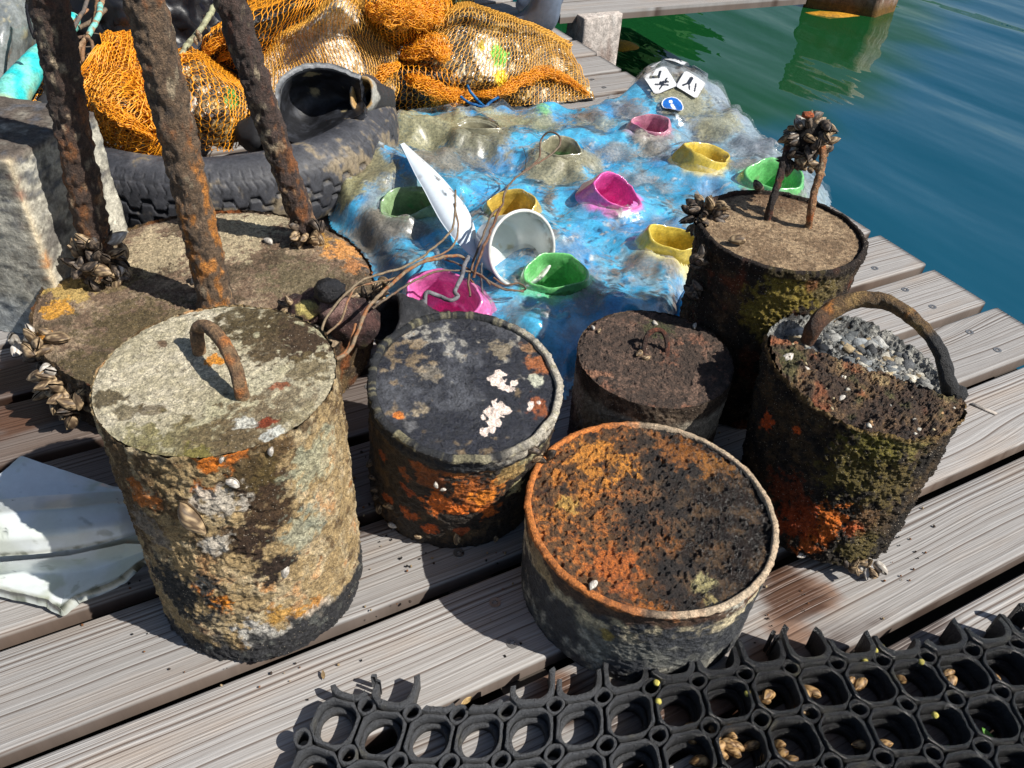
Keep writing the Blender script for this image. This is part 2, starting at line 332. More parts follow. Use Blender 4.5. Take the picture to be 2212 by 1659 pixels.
for kk in range(-4, 26):
    wc = .289+PITCHB*kk-BW/2+.001
    u0 = -2.6; u1 = 1.700+.0022*max(0, kk)*1.3+rng.normal()*.003
    nU = int((u1-u0)/.016); U = np.linspace(u0, u1, nU); bow = fbm(np.stack([U*1.2, 0*U+kk*3.1, 0*U], 1), 1, 2)*.003
    zz = fbm(np.stack([U*2., 0*U+kk*7.7, 0*U], 1), 1, 2)*.0018-.0006*(kk % 2)
    n = len(prof)
    V = np.zeros((nU, n, 3)); V[:, :, 0] = U[:, None]; V[:, :, 1] = prof[None, :, 0]+bow[:, None]; V[:, :, 2] = prof[None, :, 1]+zz[:, None]
    V = V.reshape(-1, 3); F = gridF(nU, n)[:, ::-1]
    ends = [list(range(0, n)), list(range((nU-1)*n, nU*n))[::-1]]
    Wp = toW(V[:, 0], V[:, 1]+wc); wet = np.zeros(len(V)); rst = np.zeros(len(V)); nn = fbm(np.stack([V[:, 0]*6, V[:, 1]*30, 0*V[:, 0]+kk], 1), 1, 4, 3)
    for p, r in WETS:
        if r <= 0: continue
        d = np.hypot(Wp[:, 0]-p[0], Wp[:, 1]-p[1]); wet = np.maximum(wet, sm(1.15-d/r+nn*.9, 0, .35))
    for p, r in RUSTS:
        d = np.hypot(Wp[:, 0]-p[0], Wp[:, 1]-p[1]); rst = np.maximum(rst, .8*sm(1.1-d/r+nn*1.1, 0, .5))
    me = bpy.data.meshes.new('board'); me.from_pydata(V.tolist(), [], [tuple(int(q) for q in f) for f in F]+[tuple(e) for e in ends]); me.update()
    me.polygons.foreach_set('use_smooth', np.array([1]*len(F)+[0, 0], bool))
    for nm, d in (('wet', wet*.85), ('rust', rst)):
        a = me.attributes.new(nm, 'FLOAT', 'POINT'); a.data.foreach_set('value', d)
    me.materials.append(WOOD)
    o = bpy.data.objects.new('board', me); COL.objects.link(o); o.parent = deck; o.location = (0, wc, 0)
    for us in (-.91, .333, 1.576):
        for dv in (-.036, .036):
            s = bpy.data.objects.new('screw', screw_me); COL.objects.link(s); s.parent = o
            s.location = (us+rng.normal()*.004, dv+rng.normal()*.003, .0006+float(np.interp(us, U, zz))); s.rotation_euler = (0, 0, rng.random()*3)
def bar(u0, u1, v0, v1, z0, z1):
    V = np.array([[x, y, z] for x in (u0, u1) for y in (v0, v1) for z in (z0, z1)]); F = [(0, 1, 3, 2), (4, 6, 7, 5), (0, 4, 5, 1), (2, 3, 7, 6), (0, 2, 6, 4), (1, 5, 7, 3)]; return V, F
for us in (-2.15, -.91, .333, 1.576):
    V, F = bar(us-.035, us+.035, -.6, 4.6, -.16, -TH-.003)
    me = bpy.data.meshes.new('joist'); me.from_pydata(V.tolist(), [], F); me.update(); me.materials.append(mat_plain('dark_joist', (.05, .04, .032), rough=.9))
    o = bpy.data.objects.new('joist', me); COL.objects.link(o); o.parent = deck
# pontoon body that carries the deck, dark under the gaps
PONT = mat_plain('pontoon_dark', (.018, .02, .018), rough=.8)
V, F = bar(-2.5, 1.60, -.6, 4.6, -.42, -.165)
me = bpy.data.meshes.new('pontoon'); me.from_pydata(V.tolist(), [], F); me.update(); me.materials.append(PONT)
o = bpy.data.objects.new('pontoon', me); COL.objects.link(o); o.parent = deck

# ------------------------------------------------------------------ water, jetty, posts, far bank
def inpoly(P, Q):
    x, y = P[:, 0], P[:, 1]; ins = np.zeros(len(P), bool); n = len(Q); dist = np.full(len(P), 1e9)
    for i in range(n):
        a, b = Q[i], Q[(i+1) % n]; c = ((a[1] > y) != (b[1] > y)) & (x < (b[0]-a[0])*(y-a[1])/(b[1]-a[1]+1e-12)+a[0]); ins ^= c
        d = b-a; t = np.clip(((x-a[0])*d[0]+(y-a[1])*d[1])/(d@d), 0, 1); dist = np.minimum(dist, np.hypot(x-a[0]-t*d[0], y-a[1]-t*d[1]))
    return ins, dist
def axis(a, b, fine0, fine1, st, n):
    f = np.arange(fine0, fine1, st); l = fine0-np.geomspace(.02, fine0-a+.02, n)[::-1]+.02-st*0; r = fine1+np.geomspace(.03, b-fine1, n); l = np.unique(np.round(l, 4)); l = l[l < fine0-1e-3]
    return np.concatenate([l, f, r])
X = axis(-300, 300, -1.0, 7.0, .05, 18); Y = axis(-60, 400, 1.0, 11.0, .05, 18)
XX, YY = np.meshgrid(X, Y, indexing='ij'); P = np.stack([XX.ravel(), YY.ravel(), 0*XX.ravel()], 1)
cw, sw = math.cos(WAVE), math.sin(WAVE); rot = np.stack([P[:, 0]*cw+P[:, 1]*sw, -P[:, 0]*sw+P[:, 1]*cw, P[:, 2]], 1)
near = sm(14-np.hypot(P[:, 0], P[:, 1]), 0, 4)
P[:, 2] = -.43+near*(fbm(rot*np.array([.45, 2.0, 1]), 1., 3, 5)*.022)
gp = np.array([G(x, y, -.43)[:2] for x, y in ((1180, 60), (1180, -60), (1990, -60), (1985, 70), (1900, 150), (1800, 215), (1700, 285), (1560, 262), (1400, 220), (1250, 150))])  # zone where the mirrored trees' green is painted into the water colour
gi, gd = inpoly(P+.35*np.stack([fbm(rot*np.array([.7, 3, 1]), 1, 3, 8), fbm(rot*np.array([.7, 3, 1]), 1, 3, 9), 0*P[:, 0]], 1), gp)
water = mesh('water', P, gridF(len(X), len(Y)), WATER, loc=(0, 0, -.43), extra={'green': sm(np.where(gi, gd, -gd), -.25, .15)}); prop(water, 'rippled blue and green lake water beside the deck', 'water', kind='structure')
V, F = bar(-500, 500, -500, 500, -3.0, -2.9)
lb = mesh('lake_bed', V, F, mat_plain('silt', (.03, .05, .03), rough=.9), smooth=False); prop(lb, 'dark silty bed under the lake water', 'ground', kind='structure')
# second jetty leaving to the right
jp0, jp1 = G(1220, 34), G(1650, 1); jd = (jp1-jp0)/np.linalg.norm(jp1-jp0); jn = np.array([-jd[1], jd[0], 0])
jet = empty('jetty', jp0, 'pale plank jetty crossing the top of the view behind the posts', 'jetty', kind='structure'); jet.rotation_euler = (0, 0, math.atan2(jd[1], jd[0]))
for i in range(5):
    V, F = bar(-.02, 1.25, .155*i, .155*i+.148, -.03, .006); me = bpy.data.meshes.new('board')
    me.from_pydata(V.tolist(), [], F); me.update(); me.materials.append(WOOD); o = bpy.data.objects.new('board', me); COL.objects.link(o); o.parent = jet
def post(name, corners, ztop, zbot, label, alg):
    """squared timber post standing in the water; corners are four deck-plan points"""
    c = np.array([q[:2] for q in corners]); n = 14; nz = 26; per = []
    for i in range(4):
        for t in np.linspace(0, 1, n, endpoint=False):
            q = c[i]*(1-t)+c[(i+1) % 4]*t; per.append(q)
    per = np.array(per); cen = per.mean(0); d = per-cen; per = cen+d*(1-.03*(np.abs(np.abs(d/np.abs(d).max(0)).min(1)) > .9))[:, None]
    Z = np.linspace(zbot, ztop, nz); V = np.array([[*q, z] for z in Z for q in per]); m_ = len(per)
    tops = []
    for s in (.985, .8, .5, .2): tops += [[*(cen+(q-cen)*s), ztop+.002] for q in per]
    V = np.vstack([V, tops, [[*cen, ztop+.002]]]); F = gridF(nz+4, m_, False, True)
    j = np.arange(m_); F = np.vstack([F, np.stack([(nz+3)*m_+j, (nz+3)*m_+(j+1) % m_, np.full(m_, len(V)-1), np.full(m_, len(V)-1)], 1)]); F = tri(F)
    V = V+np.stack([fbm(V, 20, 3, 1), fbm(V, 20, 3, 2), 0*V[:, 0]], 1)*.003
    nn = fbm(V*np.array([1, 1, .3]), 30, 4, 6); C = mixc(seedcol((178, 168, 160), len(V)), seedcol((112, 88, 76), len(V)), sm(nn+(ztop-V[:, 2])*2.2-.1, 0, .6))
    C = mixc(C, seedcol((200, 196, 190), len(V)), sm(nn*1.2-.15, 0, .3)*.6)
    C = mixc(C, seedcol(alg, len(V)), sm(-.34-V[:, 2]+nn*.05, 0, .05))
    o = mesh(name, V, F, STONE, C=C, R=.8); return prop(o, label, 'post', group='timber posts in the water')
pc = [G(1228, 19), G(1310, 9), G(1345, 30), G(1263, 42)]
post('timber_post', pc, .0, -.7, 'squared grey timber post close beyond the deck corner with flaking white paint', (150, 110, 30))
post('timber_post', [G(1735, 12, -.43), G(1830, -8, -.43), G(1932, 24, -.43), G(1890, 38, -.43)], .0, -.9, 'squared dark post standing in open water far from the deck', (96, 70, 30))
def blob(name, c, r, amp, scale, base, mat, parent=None, seed=0, sub=None, spots=None, ico_=None, zmin=None, rgh=.7):
    Vb, Fb = ico_ or ICO3; V = Vb*np.array(r)*(1+amp*fbm(Vb, scale, 4, seed))[:, None]+np.array(c)
    if zmin is not None: V[:, 2] = np.maximum(V[:, 2], zmin)
    C = seedcol(base, len(V))*(1+.35*fbm(V, 40, 3, seed+1))[:, None]
    if spots: C = mixc(C, seedcol(spots, len(V)), sm(fbm(V, 30, 3, seed+2), .05, .35))
    return mesh(name, V, Fb, mat, parent, C=C, R=rgh)
o = blob('algae_clump', G(1338, 108, -.43)+np.array([.02, .05, -.03]), (.11, .1, .06), .3, 2, (160, 120, 20), STONE, seed=4); prop(o, 'yellow brown algae at the waterline of the near timber post', 'algae')
o = blob('algae_clump', G(1800, 30, -.43)+np.array([0, 0.0, -.02]), (.20, .06, .03), .3, 2, (170, 120, 25), STONE, seed=5); prop(o, 'orange brown algae rim under the far dark post', 'algae')
# wooded bank that the water mirrors
def bank():
    Vs, Fs, Cs, o = [], [], [], 0
    base_V, base_F = ICO2
    N = 9000; ang = rng.uniform(-1.1, .22, N); R_ = 34+rng.uniform(0, 5, N); h = rng.random(N)**.8*np.clip(15-12*sm(ang, .0, .24)+3*np.sin(ang*9), 1, 20)
    c = np.stack([np.sin(ang)*R_, np.cos(ang)*R_, h-.4], 1)
    q = np.array([[-1, 0, -1], [1, 0, -1], [1, 0, 1], [-1, 0, 1.]])*.45
    for i in range(N):
        a = rng.random()*6.28; b_ = rng.random()*2-1; ca_, sa_ = math.cos(a), math.sin(a)
        v = q@np.array([[ca_, sa_, 0], [-sa_, ca_, b_], [0, -b_, 1]]).T*(.6+rng.random())
        Vs.append(v+c[i]); Fs.append(np.array([[0, 1, 2, 3]])+4*i)
        g_ = .6+.8*rng.random(); Cs.append(np.tile(np.array([.030, .115, .022])*g_, (4, 1)))
    return np.concatenate(Vs), np.concatenate(Fs), np.concatenate(Cs)
V, F, C = bank()
o = mesh('wooded_bank', V, F, mat_attr('bank_foliage', fine=2, mid=1, amt=.3, bump=0), C=C, R=.8, loc=(0, 34, -.4)); prop(o, 'dark green wooded bank across the lake', 'woods', kind='stuff')
o = blob('hill', (-20, 52, -1), (60, 12, 9), .15, 2, (36, 70, 24), STONE, seed=9); prop(o, 'dark green slope behind the wooded bank', 'hill', kind='structure')

# ------------------------------------------------------------------ mussels
def mussel_mesh(seed, cols):
    r = np.random.default_rng(seed); ns, nr = 12, 9; Vs, Fs, Cs, o = [], [], [], 0; op = .05+.1*r.random()
    for s in (1, -1):
        t = np.linspace(0, 1, nr); a = np.linspace(-np.pi/2, np.pi/2, ns)
        wdt = .5*np.sin(np.pi*t**.72)**.8*(.55+.6*t)*.62; th = .22*np.sin(np.pi*t**.6)**.7
        V = np.zeros((nr, ns, 3)); V[:, :, 0] = t[:, None]-.5; V[:, :, 1] = wdt[:, None]*np.sin(a)[None, :]+.09*np.sin(t*3.)[:, None]; V[:, :, 2] = s*(th[:, None]*np.cos(a)[None, :]+op*t[:, None]*.25+.012)
        V = V.reshape(-1, 3); F = gridF(nr, ns); F = F if s > 0 else F[:, ::-1]
        n_ = fbm(V, 5, 2, seed); st = np.sin((V[:, 0]*26+np.abs(V[:, 1])*14+n_*7))
        C = mixc(seedcol(cols[0], len(V)), seedcol(cols[1], len(V)), sm(st+n_, -.2, .7)); C = mixc(C, seedcol(cols[2], len(V)), sm(n_, .15, .5)*.8)
        Vs.append(V); Fs.append(F+o); Cs.append(C); o += len(V)
    V = np.concatenate(Vs); F = np.concatenate(Fs); C = np.concatenate(Cs)
    me = bpy.data.meshes.new('mussel'); me.from_pydata(V.tolist(), [], [tuple(int(q) for q in f) for f in F]); me.update(); me.polygons.foreach_set('use_smooth', np.ones(len(F), bool))
    at = me.color_attributes.new('Col', 'FLOAT_COLOR', 'POINT'); at.data.foreach_set('color', np.concatenate([C, np.ones((len(C), 1))], 1).ravel())
    at = me.attributes.new('Rgh', 'FLOAT', 'POINT'); at.data.foreach_set('value', np.full(len(C), .5)); me.materials.append(SHELL); return me
M_BR = [mussel_mesh(i, ((86, 70, 54), (176, 152, 118), (60, 46, 36))) for i in (1, 2, 3)]
M_DK = [mussel_mesh(i, ((44, 38, 34), (112, 98, 84), (26, 23, 22))) for i in (4, 5)]
M_GO = [mussel_mesh(i, ((92, 66, 38), (172, 138, 92), (150, 130, 100))) for i in (6, 7, 8)]
M_WH = [mussel_mesh(i, ((150, 142, 132), (206, 200, 190), (120, 108, 96))) for i in (9,)]
ALLK = {'b': M_BR, 'd': M_DK, 'g': M_GO, 'w': M_WH}
def mussel(parent, pos, nrm, size, kinds='b', ax=None, name='mussel'):
    kind = kinds[rng.integers(len(kinds))]; me = ALLK[kind][rng.integers(len(ALLK[kind]))]
    o = bpy.data.objects.new(name, me); COL.objects.link(o); o.parent = parent
    nv = Vector(nrm).normalized(); a = Vector(ax) if ax is not None else Vector(rng.normal(size=3)); z = (a-nv*a.dot(nv))
    if z.length < 1e-3: z = nv.orthogonal()
    z.normalize(); x = nv.cross(z)
    Mx = Matrix((x, z.cross(x).normalized()*-1, z)).transposed() if False else Matrix((x, z, x.cross(z))).transposed()
    o.rotation_euler = Mx.to_euler(); o.scale = (size, size*(.85+.3*rng.random()), size*(.85+.3*rng.random())); o.location = Vector(pos)-parent_loc(parent); return o
def cluster(parent, cen, rad, n, size=(.022, .034), kinds='bbd', surf=1., outward=None):
    for _ in range(n):
        d = rng.normal(size=3); d /= np.linalg.norm(d)
        if outward is not None and d@np.array(outward) < -.15: d = -d
        p = np.array(cen)+d*np.array(rad)*surf*(.75+.3*rng.random())
        # stand the shells roughly outward: long axis between the outward direction and a random one
        e = d+rng.normal(size=3)*.55; side = np.cross(e, rng.normal(size=3))
        o = mussel(parent, p, side, rng.uniform(*size), kinds)
        x = Vector(e).normalized(); zz = Vector(side).normalized(); y = zz.cross(x).normalized(); zz = x.cross(y)
        o.rotation_euler = Matrix((x, y, zz)).transposed().to_euler()

# ------------------------------------------------------------------ drums
class Drum:
    def __init__(s, name, label, cat, base, rt, rb, h, tilt=(0, 0), group='concrete filled weights standing on the deck', tn=None):
        s.c = np.array([base[0], base[1], 0.]); s.rt, s.rb, s.h = rt, rb, h
        ax = np.array([tilt[0], tilt[1], 1.]); s.ax = ax/np.linalg.norm(ax); u = np.cross([0, 1., 0], s.ax); s.u = u/np.linalg.norm(u); s.w = np.cross(s.ax, s.u)
        s.tc = s.c+s.ax*h; q = np.array([tn[0], tn[1], 1.]) if tn else s.ax; s.tn = q/np.linalg.norm(q)
        s.o = empty(name, (base[0], base[1], 0), label, cat, group)
    def pt(s, a, r, z): return s.c+s.ax*z+r*(math.cos(a)*s.u+math.sin(a)*s.w)
    def topG(s, x, y, dz=0.):
        """point of the top plane seen at view position x, y"""
        d = RM.T @ np.array([(x-CX)/FPX, -(y-CY)/FPX, 1.]); q = s.tc+s.tn*dz; t = ((q-EYE)@s.tn)/(d@s.tn); return EYE+d*t
    def lift(s, X):
        """slide points of the level disc along the axis onto the (slanting) top plane"""
        return X+s.ax*(((s.tc-X)@s.tn)/(s.ax@s.tn))[..., None]
    def side(s, name, mat, colf, amp=.004, scale=28, na=620, nz=230, lip=0., seed=0, prof=None, botjag=.0, topf=None, roughf=None, rag=0.):
        a = np.linspace(0, 2*np.pi, na, endpoint=False); t = np.linspace(0, 1, nz)
        z = t*s.h; r = s.rb+(s.rt-s.rb)*t
        if prof is not None: r = r*np.interp(t, prof[0], prof[1])
        D = np.cos(a)[:, None]*s.u+np.sin(a)[:, None]*s.w
        base = s.c+s.ax*z[:, None]
        Z = np.broadcast_to(z[:, None], (nz, na)).copy()
        P0 = s.tc+D*s.rt; Z = Z*(1+(((s.tc-P0)@s.tn)/(s.ax@s.tn)/s.h)[None, :])
        if topf is not None: off = topf(a); Z = Z+(t[:, None]**3)*off[None, :]
        if rag: Z[-1] += rag*fbm(np.stack([np.cos(a), np.sin(a), 0*a], 1), 9, 4, seed+5)
        V = (s.c+Z[..., None]*s.ax+D[None]*r[:, None, None]).reshape(-1, 3); Dn = np.broadcast_to(D[None], (nz, na, 3)).reshape(-1, 3)
        T = np.repeat(t, na)
        n1 = fbm(V, scale, 5, seed); n2 = fbm(V, scale*4.5, 3, seed+3, ridge=True)
        n6 = fbm(V, 95, 3, seed+6); V = V+Dn*(n1*amp+n2*amp*.55+np.clip(n6, -.2, .6)*amp*.8)[:, None]
        keep = V.copy()
        V[T < .001] = (V-s.ax*0)[T < .001]
        V[:, 2] = np.maximum(V[:, 2], .001)
        C, R = colf(V, T, n1, n2)
        F = gridF(nz, na, False, True)
        if lip:   # folded metal edge: over the top and back down inside
            rr = [s.rt-lip*.5, s.rt-lip, s.rt-lip]; dz = [.0022, 0, -.012]; Ls = []
            for q, e in zip(rr, dz): Ls.append(s.lift(s.tc+D*q)+e*s.tn+Dn[-na:]*(n1[-na:, None]*amp))
            L = np.concatenate(Ls); V = np.vstack([V, L]); C = np.vstack([C, np.tile(C[-na:], (3, 1))*1.0]); R = np.concatenate([R, np.tile(R[-na:], 3)]); F = gridF(nz+3, na, False, True)
        return mesh(name, V, F, mat, s.o, C=C, R=R)
    def top(s, name, mat, colf, r, amp=.003, scale=30, na=520, nr=170, dz=0., seed=0, hf=None, dome=0., edge=0., rel=1.):
        a = np.linspace(0, 2*np.pi, na, endpoint=False); q = np.linspace(0.002, 1, nr)**.8
        D = np.cos(a)[:, None]*s.u+np.sin(a)[:, None]*s.w
        V = s.lift((s.tc+D[None]*(r*q)[:, None, None]).reshape(-1, 3))+s.tn*dz; Q = np.repeat(q, na)
        n1 = fbm(V, scale, 5, seed); n2 = fbm(V, scale*5, 3, seed+4, ridge=True)
        n6 = fbm(V, 120, 3, seed+6); hgt = n1*amp+n2*amp*.6+n6*max(amp, .0018)*rel+dome*(1-Q**2)-edge*sm(Q, .93, 1)
        if hf is not None: hgt = hgt+hf(V, Q, n1)
        V = V+s.tn*hgt[:, None]
        C, R = colf(V, Q, n1, n2)
        return mesh(name, V, gridF(nr, na, False, True)[:, ::-1], mat, s.o, C=C, R=R)
def near_px(V, x, y):
    """stain centre: the vertex nearest the eye among those seen close to view position x, y"""
    p = proj(V); d = np.hypot(p[:, 0]-x, p[:, 1]-y); k = np.where(d < max(8, d.min()+3))[0]
    return V[k[np.argmin(np.linalg.norm(V[k]-EYE, axis=1))]]
_fc = {}
def finen(V):
    k = (len(V), float(V[0, 0]), float(V[-1, 1]), float(V[len(V)//2, 2]))
    if k not in _fc:
        _fc.clear(); _fc[k] = fbm(V, 130, 3, 77)
    return _fc[k]
def stain(V, x, y, r, n, amp=.8, soft=.35, st=(1, 1, 1)):
    n = n+finen(V)*.75
    c = near_px(V, x, y); d = np.linalg.norm((V-c)*np.array(st), axis=1)/r
    return sm(1-d+n*amp, 0, soft)

# --- tall pale weight with a bent iron handle (front left)
D1 = Drum('concrete_weight', 'tall pale concrete weight with bent rusty handle, beside the white porcelain shards', 'concrete weight', (-.339, .702), .1335, .137, .385)
def c1(V, T, n1, n2):
    n3 = fbm(V, 22, 5, 31); n4 = fbm(V, 60, 4, 32); n5 = fbm(V*np.array([1, 1, .6]), 9, 4, 33)
    C = mixc(seedcol((168, 144, 104), len(V)), seedcol((208, 192, 158), len(V)), sm(n3+n4*.6, -.15, .4))
    C = mixc(C, seedcol((92, 70, 44), len(V)), sm(n5+n4*.9, .02, .3)*.9)
    C = mixc(C, seedcol((190, 120, 60), len(V)), sm(n3*.9-n5*.7+n4*.3, .18, .4)*.7)
    for x, y, r, c, a in ((560, 1060, .045, (70, 52, 36), 1.), (590, 1120, .04, (74, 56, 38), 1.), (540, 1180, .04, (62, 46, 34), 1.), (600, 1230, .028, (52, 40, 32), 1.), (470, 1180, .032, (84, 66, 44), .8), (560, 1020, .03, (96, 80, 44), .8), (500, 1000, .04, (80, 64, 40), .8),
                          (445, 1010, .022, (214, 112, 32), 1.), (500, 985, .02, (206, 110, 40), 1.), (432, 1282, .020, (232, 128, 30), 1.), (470, 1310, .022, (240, 134, 30), 1.), (440, 1065, .016, (200, 110, 46), .9), (650, 1340, .02, (214, 140, 50), .9), (690, 1310, .02, (220, 140, 60), .8), (600, 1345, .02, (190, 130, 50), .8),
                          (480, 1090, .028, (206, 196, 180), .9), (470, 1180, .02, (210, 200, 184), .9), (560, 1380, .035, (196, 192, 184), .9), (430, 1270, .012, (220, 214, 200), 1), (640, 1380, .03, (190, 186, 176), .9), (700, 1330, .03, (204, 196, 180), .8),
                          (690, 1000, .04, (178, 178, 150), .7), (660, 1150, .035, (160, 168, 150), .6), (320, 1150, .03, (150, 140, 126), .7), (300, 1080, .02, (206, 110, 40), .8)):
        C = mixc(C, seedcol(c, len(V)), stain(V, x, y, r, n4*1.3+n3*.8)*a)
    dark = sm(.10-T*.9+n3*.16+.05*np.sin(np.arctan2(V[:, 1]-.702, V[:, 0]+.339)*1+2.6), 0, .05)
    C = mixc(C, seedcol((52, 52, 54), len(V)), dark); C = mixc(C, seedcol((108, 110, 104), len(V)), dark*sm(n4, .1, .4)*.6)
    dl = stain(V, 395, 1290, .06, n3*1.2+n4*.5); C = mixc(C, seedcol((58, 58, 56), len(V)), dl)
    return C, .85-.25*dark
D1.side('side_wall', CRUST, c1, amp=.0055, scale=26, seed=1)
def c1t(V, Q, n1, n2):
    n3 = fbm(V, 14, 5, 41); n4 = fbm(V, 70, 4, 42)
    C = mixc(seedcol((182, 172, 144), len(V)), seedcol((208, 198, 174), len(V)), sm(n3+n4*.5, -.2, .35))
    C = mixc(C, seedcol((166, 164, 126), len(V)), sm(fbm(V, 9, 3, 43), .0, .3)*.4)
    for x, y, r, c, a in ((600, 700, .065, (84, 70, 48), 1.), (540, 690, .05, (88, 76, 52), .9), (650, 730, .045, (76, 60, 44), 1.), (570, 745, .03, (96, 82, 60), .8), (670, 790, .03, (110, 96, 66), .8), (230, 850, .018, (92, 80, 56), .9), (260, 885, .014, (100, 88, 60), .8), (330, 880, .012, (100, 84, 60), .7), (350, 735, .01, (104, 80, 60), .9),
                          (400, 960, .05, (128, 118, 84), .9), (480, 950, .05, (116, 102, 74), .9), (560, 900, .04, (120, 104, 78), .8), (520, 965, .04, (108, 92, 66), .8), (620, 860, .035, (120, 104, 80), .7), (300, 950, .03, (138, 130, 90), .8), (660, 905, .03, (150, 140, 108), .6),
                          (575, 908, .011, (132, 62, 38), 1.), (530, 905, .012, (214, 212, 200), .9), (595, 935, .016, (210, 212, 204), .8), (455, 770, .012, (222, 136, 46), .95), (475, 775, .008, (230, 140, 40), .9), (600, 830, .010, (150, 80, 50), .8), (420, 985, .02, (120, 112, 60), .9)):
        C = mixc(C, seedcol(c, len(V)), stain(V, x, y, r, n4*1.6+n3*.7)*a)
    C = mixc(C, seedcol((98, 84, 58), len(V)), sm(n4+n3*.5, .3, .55)*.6)
    return C, np.full(len(V), .85)
D1.top('top_face', CRUST, c1t, .1335, amp=.0018, scale=30, seed=2, edge=.002, rel=1.2)
def handle(D, pts, r, mat, base, cols, name='handle', amp=.0018, seed=0, n=60):
    P = spline(pts, n); V, F = tube(P, r, 16, amp=amp, seed=seed, ns_scale=90); F = tri(F); n4 = fbm(V, 60, 4, seed+1)
    C = mixc(seedcol(base, len(V)), seedcol(cols[0], len(V)), sm(n4, -.05, .25)); C = mixc(C, seedcol(cols[1], len(V)), sm(fbm(V, 30, 3, seed+2), .12, .35))
    return mesh(name, V, F, mat, D.o, C=C, R=.75)
def at_h(D, x, y, dz): return D.topG(x, y, dz)
A = D1.topG(432, 775, -.01); B = D1.topG(525, 868, -.01)
handle(D1, [A, at_h(D1, 428, 745, .012), at_h(D1, 426, 712, .028)*1., at_h(D1, 448, 706, .040), at_h(D1, 478, 735, .045), at_h(D1, 505, 785, .036), at_h(D1, 520, 840, .014), B], .0080, RUSTM, (150, 118, 84), ((112, 84, 60), (196, 112, 50)), seed=5)
for x, y, s_ in ((498, 1048, .018), (588, 983, .013), (624, 1240, .022), (480, 1355, .0), (470, 985, .010)):
    if s_: mussel(D1.o, near_px(np.array([D1.pt(a, .138, z) for a in np.linspace(3.2, 6.3, 120) for z in np.linspace(.02, .38, 90)]), x, y), (0, -1, .2), s_, 'w')
pb = near_px(np.array([D1.pt(a, .138, z) for a in np.linspace(3.2, 6.3, 120) for z in np.linspace(.02, .38, 90)]), 440, 1105)
o = mussel(D1.o, pb+np.array([-.01, -.012, 0]), (0.2, -1, .4), .046, 'b', ax=(-.6, 0, -.4))

# --- low drum with black peeling lid (middle)
D2 = Drum('tin_weight', 'squat concrete filled tin with peeling black lid and white paint flakes', 'tin weight', (-.083, .914), .134, .136, .258, tilt=(.068, -.160))
def c2(V, T, n1, n2):
    n3 = fbm(V, 20, 5, 51); n4 = fbm(V, 60, 4, 52)
    C = mixc(seedcol((40, 32, 25), len(V)), seedcol((84, 66, 44), len(V)), sm(n3+n4*.5, -.1, .35))
    for x, y, r, c, a in ((1000, 1065, .030, (226, 110, 20), 1.), (1030, 1095, .026, (230, 112, 24), 1.), (950, 1095, .030, (214, 98, 20), 1.), (1080, 1050, .030, (222, 120, 34), .9), (1060, 1110, .02, (200, 92, 20), .9), (900, 1010, .016, (176, 84, 26), .8), (870, 1060, .014, (170, 76, 26), .8), (880, 1120, .018, (190, 84, 24), .9), (930, 1150, .016, (206, 84, 20), .9), (1000, 1150, .012, (180, 76, 30), .8), (1010, 1020, .024, (190, 110, 40), .8), (1060, 1020, .02, (160, 110, 60), .8),
                          (1120, 1010, .04, (130, 122, 88), .9), (1170, 960, .05, (150, 144, 112), .9), (1120, 1060, .018, (196, 186, 140), .9), (1190, 1000, .03, (150, 140, 104), .8), (1080, 1000, .02, (150, 120, 70), .7), (830, 1080, .012, (170, 80, 30), .8), (820, 990, .012, (160, 78, 30), .8), (1020, 1075, .05, (120, 66, 30), .7), (930, 1040, .03, (140, 74, 28), .8), (1050, 1080, .022, (232, 124, 30), 1.), (985, 1110, .02, (226, 104, 24), 1.), (870, 1030, .016, (150, 78, 30), .8), (1100, 1030, .03, (150, 118, 66), .7)):
        C = mixc(C, seedcol(c, len(V)), stain(V, x, y, r, n4*1.3+n3*.7)*a)
    C = mixc(C, seedcol((30, 32, 36), len(V)), sm(T-.86+n3*.03, 0, .03))
    C = mixc(C, seedcol((182, 174, 158), len(V)), sm(T-.9+n3*.05, 0, .03)*sm(V[:, 0]+n4*.08-.0, -.04, .05)*.85)
    C = mixc(C, seedcol((150, 142, 110), len(V)), sm(T-.975, 0, .01)*sm(n4, .0, .3)*.6)
    return C, .55+.3*sm(n3, -.2, .3)
D2.side('casing', TAR, c2, amp=.0045, scale=24, seed=11, lip=.006, prof=([0, .86, .88, .9, .93, .95, .985, 1], [1, 1, 1.005, 1.02, 1.022, 1.01, 1.03, 1.025]))
